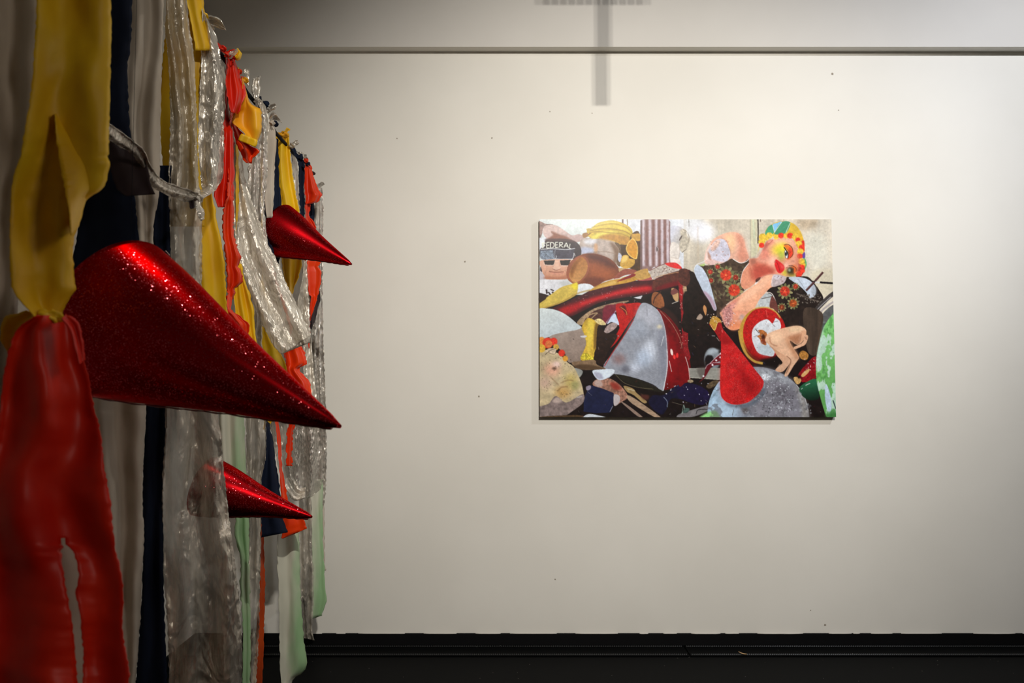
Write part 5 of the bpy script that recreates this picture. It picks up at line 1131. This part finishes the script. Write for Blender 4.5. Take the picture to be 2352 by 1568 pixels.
poly([(1040, 190), (1120, 120), (1220, 88), (1290, 145), (1320, 100), (1340, 72), (1395, 120), (1402, 215), (1300, 262), (1330, 420), (1310, 580), (1220, 584), (1090, 540), (1020, 400), (1008, 280)], (214, 216, 220), n=0.07, ns=9); poly([(1100, 420), (1200, 430), (1300, 470), (1300, 560), (1220, 580), (1100, 540)], (190, 200, 206), soft=6)
poly([(1095, 240), (1160, 235), (1220, 290), (1200, 360), (1205, 440), (1150, 420), (1110, 350), (1080, 320), (1120, 290)], (172, 104, 52), n=0.35, ns=6); ell(1165, 330, 26, 36, (70, 34, 24), soft=3); ell(1170, 390, 40, 36, (130, 60, 36), soft=3, n=0.3, ns=5); line([(1050, 215), (1110, 280)], 10, (96, 84, 80)); line([(1300, 130), (1370, 110)], 8, (120, 116, 120)); line([(1290, 150), (1330, 190)], 6, (120, 110, 110)); line([(1030, 330), (1080, 310)], 8, (150, 140, 140)); specks(1030, 120, 1300, 560, 22, (150, 130, 120), (3, 8))
ell(460, 640, 112, 160, (126, 132, 138), n=0.25, ns=8, soft=2); ell(420, 670, 64, 96, (26, 20, 22), soft=2); poly([(400, 520), (480, 490), (560, 520), (480, 560), (410, 580)], (170, 180, 188), soft=4)
poly([(140, 762), (600, 755), (580, 920), (150, 892)], (146, 144, 136), sm=0, n=0.12, ns=10, st=(6, 1)); line([(150, 890), (400, 905), (560, 915)], 8, (190, 186, 172)); poly([(250, 770), (400, 765), (360, 880), (300, 895)], (110, 104, 98), soft=4)
poly([(0, 990), (200, 975), (385, 1060), (425, 1185), (300, 1265), (0, 1160)], (32, 24, 58), n=0.25, ns=12); poly([(0, 600), (95, 600), (155, 905), (80, 970), (0, 995)], (122, 15, 20), n=0.15, ns=10); line([(88, 605), (130, 740), (152, 915)], 9, (210, 186, 180)); ell(160, 940, 40, 22, (170, 150, 120), n=0.3, ns=4); poly([(380, 1000), (480, 930), (560, 940), (500, 1000), (420, 1040)], (96, 80, 60), n=0.4, ns=5); specks(60, 960, 450, 1270, 12, (200, 196, 210), (4, 8))
poly([(0, 1395), (250, 1312), (410, 1270), (410, 1335), (220, 1420), (0, 1450)], (124, 120, 122), n=0.12, ns=10, st=(4, 1)); line([(240, 1390), (270, 1330), (410, 1320)], 8, (30, 26, 28)); line([(70, 1270), (80, 1320), (40, 1390)], 9, (150, 170, 160)); poly([(90, 1310), (150, 1320), (120, 1370), (60, 1370)], (70, 90, 84), n=0.4, ns=4)
poly([(415, 155), (470, 45), (560, 88), (574, 125), (530, 132), (492, 240), (450, 165)], (188, 142, 58), n=0.12, ns=8); poly([(415, 158), (450, 165), (492, 240), (530, 132), (574, 128), (606, 240), (590, 400), (500, 270)], (152, 20, 24), n=0.2, ns=8, glit=0.03); line([(430, 150), (490, 240), (532, 135), (572, 126)], 8, (230, 206, 120)); line([(450, 315), (500, 318)], 8, (140, 140, 140)); line([(520, 340), (560, 390)], 8, (150, 130, 120)); specks(380, 30, 520, 130, 10, (220, 206, 190), (3, 7))
poly([(596, 545), (500, 620), (430, 695), (500, 690), (596, 648)], (112, 22, 34), sm=0); poly([(596, 690), (500, 690), (420, 706), (370, 760), (350, 850), (310, 920), (270, 960), (350, 900), (420, 790), (470, 730), (596, 706)], (104, 18, 30)); line([(430, 695), (510, 615), (596, 548)], 6, (226, 190, 196)); line([(596, 690), (490, 686), (400, 712), (366, 770)], 6, (226, 190, 196)); 
for q in ((515, 652), (572, 612), (464, 716), (340, 870), (575, 560)): ell(*q, 14, 13, (236, 226, 230))
ball = [(385, 1460), (405, 1290), (430, 1180), (490, 1040), (600, 900), (800, 790), (1030, 738), (1250, 760), (1450, 840), (1620, 970), (1730, 1130), (1785, 1300), (1800, 1420), (1800, 1520), (1000, 1560), (385, 1520)]
poly(ball, (172, 198, 220), c2=(128, 126, 134), axis=(480, 1250, 1000, 1150), n=0.16, ns=26)
poly([(1000, 760), (1250, 770), (1450, 850), (1600, 960), (1500, 960), (1350, 900), (1150, 880), (1050, 800)], (164, 168, 174), soft=12, n=0.2, ns=8); poly([(1300, 1000), (1460, 1000), (1560, 1180), (1500, 1250), (1380, 1160)], (106, 102, 110), soft=14, n=0.3, ns=8); poly([(860, 1300), (950, 1290), (960, 1350), (900, 1380)], (104, 98, 100), soft=5, n=0.3, ns=5); poly([(560, 1230), (800, 1280), (760, 1430), (540, 1440)], (184, 208, 228), soft=18)
poly([(1600, 980), (1720, 1130), (1790, 1330), (1795, 1440), (1700, 1440), (1690, 1250)], (150, 146, 142), soft=8, n=0.2, ns=8); line([(1620, 972), (1732, 1132), (1790, 1330)], 7, (206, 206, 206)); specks(1150, 850, 1550, 1350, 90, (206, 210, 216), (3, 8)); specks(1150, 1050, 1600, 1350, 60, (84, 82, 88), (4, 12)); poly([(1160, 830), (1260, 860), (1230, 920), (1150, 900)], (206, 210, 216), soft=3, n=0.5, ns=4); line([(430, 1200), (560, 1040), (640, 960)], 12, (120, 140, 156), soft=3); line([(760, 1320), (740, 1400)], 8, (110, 112, 116))
poly([(285, 1460), (370, 1378), (500, 1340), (560, 1400), (560, 1460)], (152, 214, 140), soft=4)
gc = [(590, 222), (616, 236), (720, 360), (880, 560), (1040, 760), (1150, 895), (1172, 965), (1130, 1065), (1050, 1150), (950, 1222), (800, 1254), (680, 1232), (600, 1165), (575, 1080), (570, 900), (580, 500)]
poly([(640, 1230), (800, 1262), (980, 1230), (1100, 1130), (1180, 1000), (1190, 1080), (1080, 1220), (900, 1290), (720, 1280)], (96, 104, 116), soft=6)
poly(gc, (190, 22, 26), n=0.16, ns=18, glit=0.13)
poly([(590, 240), (640, 300), (720, 400), (640, 440), (590, 400)], (150, 16, 22), soft=6, a=0.8); poly([(860, 700), (960, 850), (1100, 1000), (960, 1150), (900, 1000), (820, 860)], (140, 14, 20), soft=12, a=0.6); line([(592, 232), (600, 270)], 14, (224, 90, 86))
poly([(1690, 520), (1740, 520), (1790, 570), (1762, 640), (1690, 625), (1660, 570)], (170, 118, 56), n=0.35, ns=6)
poly([(1640, 880), (1720, 740), (1900, 590), (1900, 880), (1720, 940)], (136, 15, 26), n=0.3, ns=8, glit=0.02); poly([(1690, 850), (1740, 790), (1806, 760), (1790, 810), (1720, 870)], (206, 162, 104)); poly([(1585, 885), (1640, 870), (1690, 910), (1660, 965), (1620, 960)], (206, 166, 106), n=0.25, ns=5); ell(1660, 870, 22, 22, (30, 14, 14), soft=2); specks(1720, 620, 1890, 860, 14, (226, 190, 190), (3, 8))
poly([(1665, 1025), (1770, 935), (1905, 905), (1940, 1140), (1820, 1185), (1710, 1130)], (42, 104, 70), c2=(18, 40, 28), axis=(1780, 960, 1820, 1180)); line([(1750, 985), (1790, 965), (1815, 955)], 8, (206, 220, 210)); line([(1690, 1040), (1710, 1020)], 7, (200, 214, 204))
blotch([(430, 1200), (600, 920), (1030, 750), (1450, 850), (1720, 1120), (1790, 1420), (420, 1430)], (98, 96, 102), 0.12, 30, 0.55)
blotch([(1030, 750), (1450, 850), (1720, 1120), (1790, 1420), (900, 1430), (1180, 1000)], (176, 180, 186), 0.14, 12, 0.6)
poly(gc, (190, 22, 26), n=0.16, ns=18, glit=0.13)
poly([(590, 240), (640, 300), (720, 400), (640, 440), (590, 400)], (150, 16, 22), soft=6, a=0.8); poly([(860, 700), (960, 850), (1100, 1000), (960, 1150), (900, 1000), (820, 860)], (126, 10, 16), soft=14, a=0.5); poly([(590, 600), (640, 640), (680, 1000), (700, 1200), (610, 1150), (578, 1000)], (216, 40, 38), soft=10, a=0.5); line([(592, 232), (600, 270)], 14, (224, 90, 86))
# the small bending figure
SK, SD = (222, 178, 146), (176, 122, 90)
poly([(1250, 440), (1340, 460), (1440, 530), (1540, 620), (1546, 660), (1490, 745), (1420, 805), (1332, 782), (1390, 720), (1432, 675), (1360, 590), (1300, 500)], (196, 146, 114), c2=(214, 170, 140), axis=(1320, 500, 1480, 700))
poly([(1196, 345), (1240, 280), (1400, 218), (1600, 176), (1700, 188), (1758, 238), (1740, 300), (1690, 330), (1650, 430), (1600, 420), (1560, 390), (1530, 380), (1560, 450), (1655, 592), (1640, 645), (1585, 720), (1500, 856), (1460, 842), (1540, 660), (1480, 590), (1360, 520), (1240, 430), (1196, 390)], SK, n=0.03, ns=10)
poly([(1500, 330), (1600, 300), (1690, 280), (1680, 330), (1640, 420), (1560, 390)], SD, soft=6); poly([(1470, 330), (1540, 400), (1655, 592), (1630, 640), (1560, 540), (1500, 430)], (190, 138, 104), soft=7); poly([(1250, 300), (1320, 260), (1420, 300), (1400, 400), (1300, 420)], (236, 196, 162), soft=10); line([(1255, 330), (1262, 400), (1310, 440), (1360, 452)], 8, (150, 96, 68), soft=2); poly([(1500, 210), (1620, 182), (1710, 200), (1680, 240), (1560, 260)], (226, 192, 156), soft=6)
poly([(1690, 250), (1756, 250), (1750, 320), (1700, 400), (1650, 425), (1680, 330)], (212, 162, 128)); poly([(1728, 300), (1780, 305), (1778, 360), (1745, 430), (1690, 460), (1600, 495), (1590, 465), (1690, 415), (1725, 370)], (214, 168, 136)); line([(1600, 400), (1640, 420), (1650, 370)], 6, (140, 92, 66), soft=1); line([(1690, 280), (1680, 350), (1655, 420)], 6, (140, 92, 66), soft=1)
for i in range(3): line([(1735 + i * 12, 318 + i * 4), (1752 + i * 9, 360 + i * 5)], 4, (140, 90, 70))
line([(1490, 590), (1545, 640), (1530, 720), (1480, 830)], 8, (120, 78, 56), soft=1); line([(1400, 700), (1360, 770)], 14, (226, 190, 160), soft=3)
# melon
poly([(2200, -40), (2120, 20), (2050, 110), (1985, 230), (1935, 430), (1902, 600), (1894, 800), (1910, 960), (1952, 1130), (2002, 1300), (2060, 1420), (2220, 1440)], (124, 190, 110), c2=(104, 168, 92), axis=(1920, 700, 2180, 900))
MEL = [(2200, -40), (2120, 20), (2050, 110), (1985, 230), (1935, 430), (1902, 600), (1894, 800), (1910, 960), (1952, 1130), (2002, 1300), (2060, 1420), (2220, 1440)]
blotch(MEL, (190, 216, 200), 0.03, 24, 0.9, st=(1, 1.7)); blotch(MEL, (88, 150, 80), 0.10, 22, 0.8, st=(1, 1.5))
poly([(2010, 100), (1990, 330), (1940, 620), (1930, 800), (1900, 760), (1910, 560), (1960, 330)], (196, 220, 206), soft=4, a=0.8); poly([(2030, 960), (2090, 1100), (2110, 1300), (2060, 1330), (2020, 1150)], (190, 208, 224), n=0.1, ns=6); line([(1978, 215), (1930, 350), (1900, 520), (1892, 640)], 6, (96, 70, 50)); line([(2130, 1180), (2170, 1300)], 14, (40, 50, 60)); poly([(2040, 1360), (2200, 1330), (2200, 1450), (2060, 1440)], (70, 130, 70), soft=8)

Q(1)
for _ in range(240):
    x = rs.uniform(120, 4100); y = rs.uniform(1500, 2880); k = CAN[min(int((y - OY) / DS), CH - 1), min(int((x - OX) / DS), CW - 1)].mean()
    if k < 45:
        t = rs.uniform(0, 3.1); l = rs.uniform(8, 46)
        line([(x, y), (x + l * math.cos(t), y + l * math.sin(t))], rs.uniform(2.5, 6), [(116, 92, 70), (150, 140, 136), (96, 34, 34), (60, 60, 92)][rs.randint(4)], a=0.8)
# --- put the painting on the board
CAN *= (1 + 0.16 * vnoise(CH, CW, 7)[..., None] + 0.12 * vnoise(CH, CW, 40)[..., None])
CAN = 255 * np.clip(CAN / 255, 0, 1) ** 1.06
CAN *= (1 + 0.03 * rs.randn(CH, CW, 1))
CAN = np.clip(CAN, 2, 250)
NU, NV = 684, 460
corners = {'tl': (108, 128), 'tr': (4152, 160), 'br': (4222, 2852), 'bl': (132, 2900)}
u = np.linspace(0, 1, NU + 1)[None, :]; v = np.linspace(0, 1, NV + 1)[:, None]
def bil(i): return (corners['tl'][i] * (1 - u) + corners['tr'][i] * u) * (1 - v) + (corners['bl'][i] * (1 - u) + corners['br'][i] * u) * v
PX = (bil(0) - OX) / DS; PY = (bil(1) - OY) / DS
def samp(dx, dy):
    x = np.clip(PX + dx, 0, CW - 1.001); y = np.clip(PY + dy, 0, CH - 1.001)
    x0 = x.astype(int); y0 = y.astype(int); fx_ = (x - x0)[..., None]; fy = (y - y0)[..., None]
    x1 = np.minimum(x0 + 1, CW - 1); y1 = np.minimum(y0 + 1, CH - 1)
    return CAN[y0, x0] * (1 - fx_) * (1 - fy) + CAN[y0, x1] * fx_ * (1 - fy) + CAN[y1, x0] * (1 - fx_) * fy + CAN[y1, x1] * fx_ * fy
img = (samp(-.5, -.5) + samp(.5, -.5) + samp(-.5, .5) + samp(.5, .5)) / 4 / 255.0
img = np.where(img <= 0.04045, img / 12.92, ((img + 0.055) / 1.055) ** 2.4) * PRINT_GAIN * np.array([0.97, 1.0, 1.05])

FY = WALL_Y - 0.024
pl, pr = px(1239.5, 735, FY).x, px(1915.0, 735, FY).x
pt, pbm = px(1580, 503.5, FY).z, px(1580, 957.5, FY).z
board = box('photo_print', pl, pr, FY, WALL_Y - 0.001, pbm, pt, M['board'])
tag(board, 'colour photo print of heaped carnival props on the back wall', 'picture')
me = bpy.data.meshes.new('printed_sheet')
gx = (pl + (pr - pl) * u + 0 * v); gz = (pt + (pbm - pt) * v + 0 * u)
co = np.stack([gx, np.full_like(gx, FY - 0.0006), gz], -1).reshape(-1, 3)
n1 = NU + 1
ii = (np.arange(NV)[:, None] * n1 + np.arange(NU)[None, :]).reshape(-1)
fc = np.stack([ii, ii + n1, ii + n1 + 1, ii + 1], -1)
me.vertices.add(len(co)); me.vertices.foreach_set('co', co.reshape(-1))
me.loops.add(fc.size); me.loops.foreach_set('vertex_index', fc.reshape(-1).astype(np.int32))
me.polygons.add(len(fc)); me.polygons.foreach_set('loop_start', np.arange(0, fc.size, 4, dtype=np.int32))
me.update(calc_edges=True)
ca = me.color_attributes.new('ink', 'FLOAT_COLOR', 'POINT')
ca.data.foreach_set('color', np.concatenate([img, np.ones((*img.shape[:2], 1))], -1).reshape(-1))
m, nt, b = mat_base('photo_ink')
at = N(nt, 'ShaderNodeAttribute', attribute_name='ink')
nt.links.new(at.outputs['Color'], b.inputs['Base Color'])
b.inputs['Roughness'].default_value = 0.32; b.inputs['Specular IOR Level'].default_value = 0.35
me.materials.append(m)
sheet = bpy.data.objects.new('printed_sheet', me); C.objects.link(sheet); sheet.parent = board
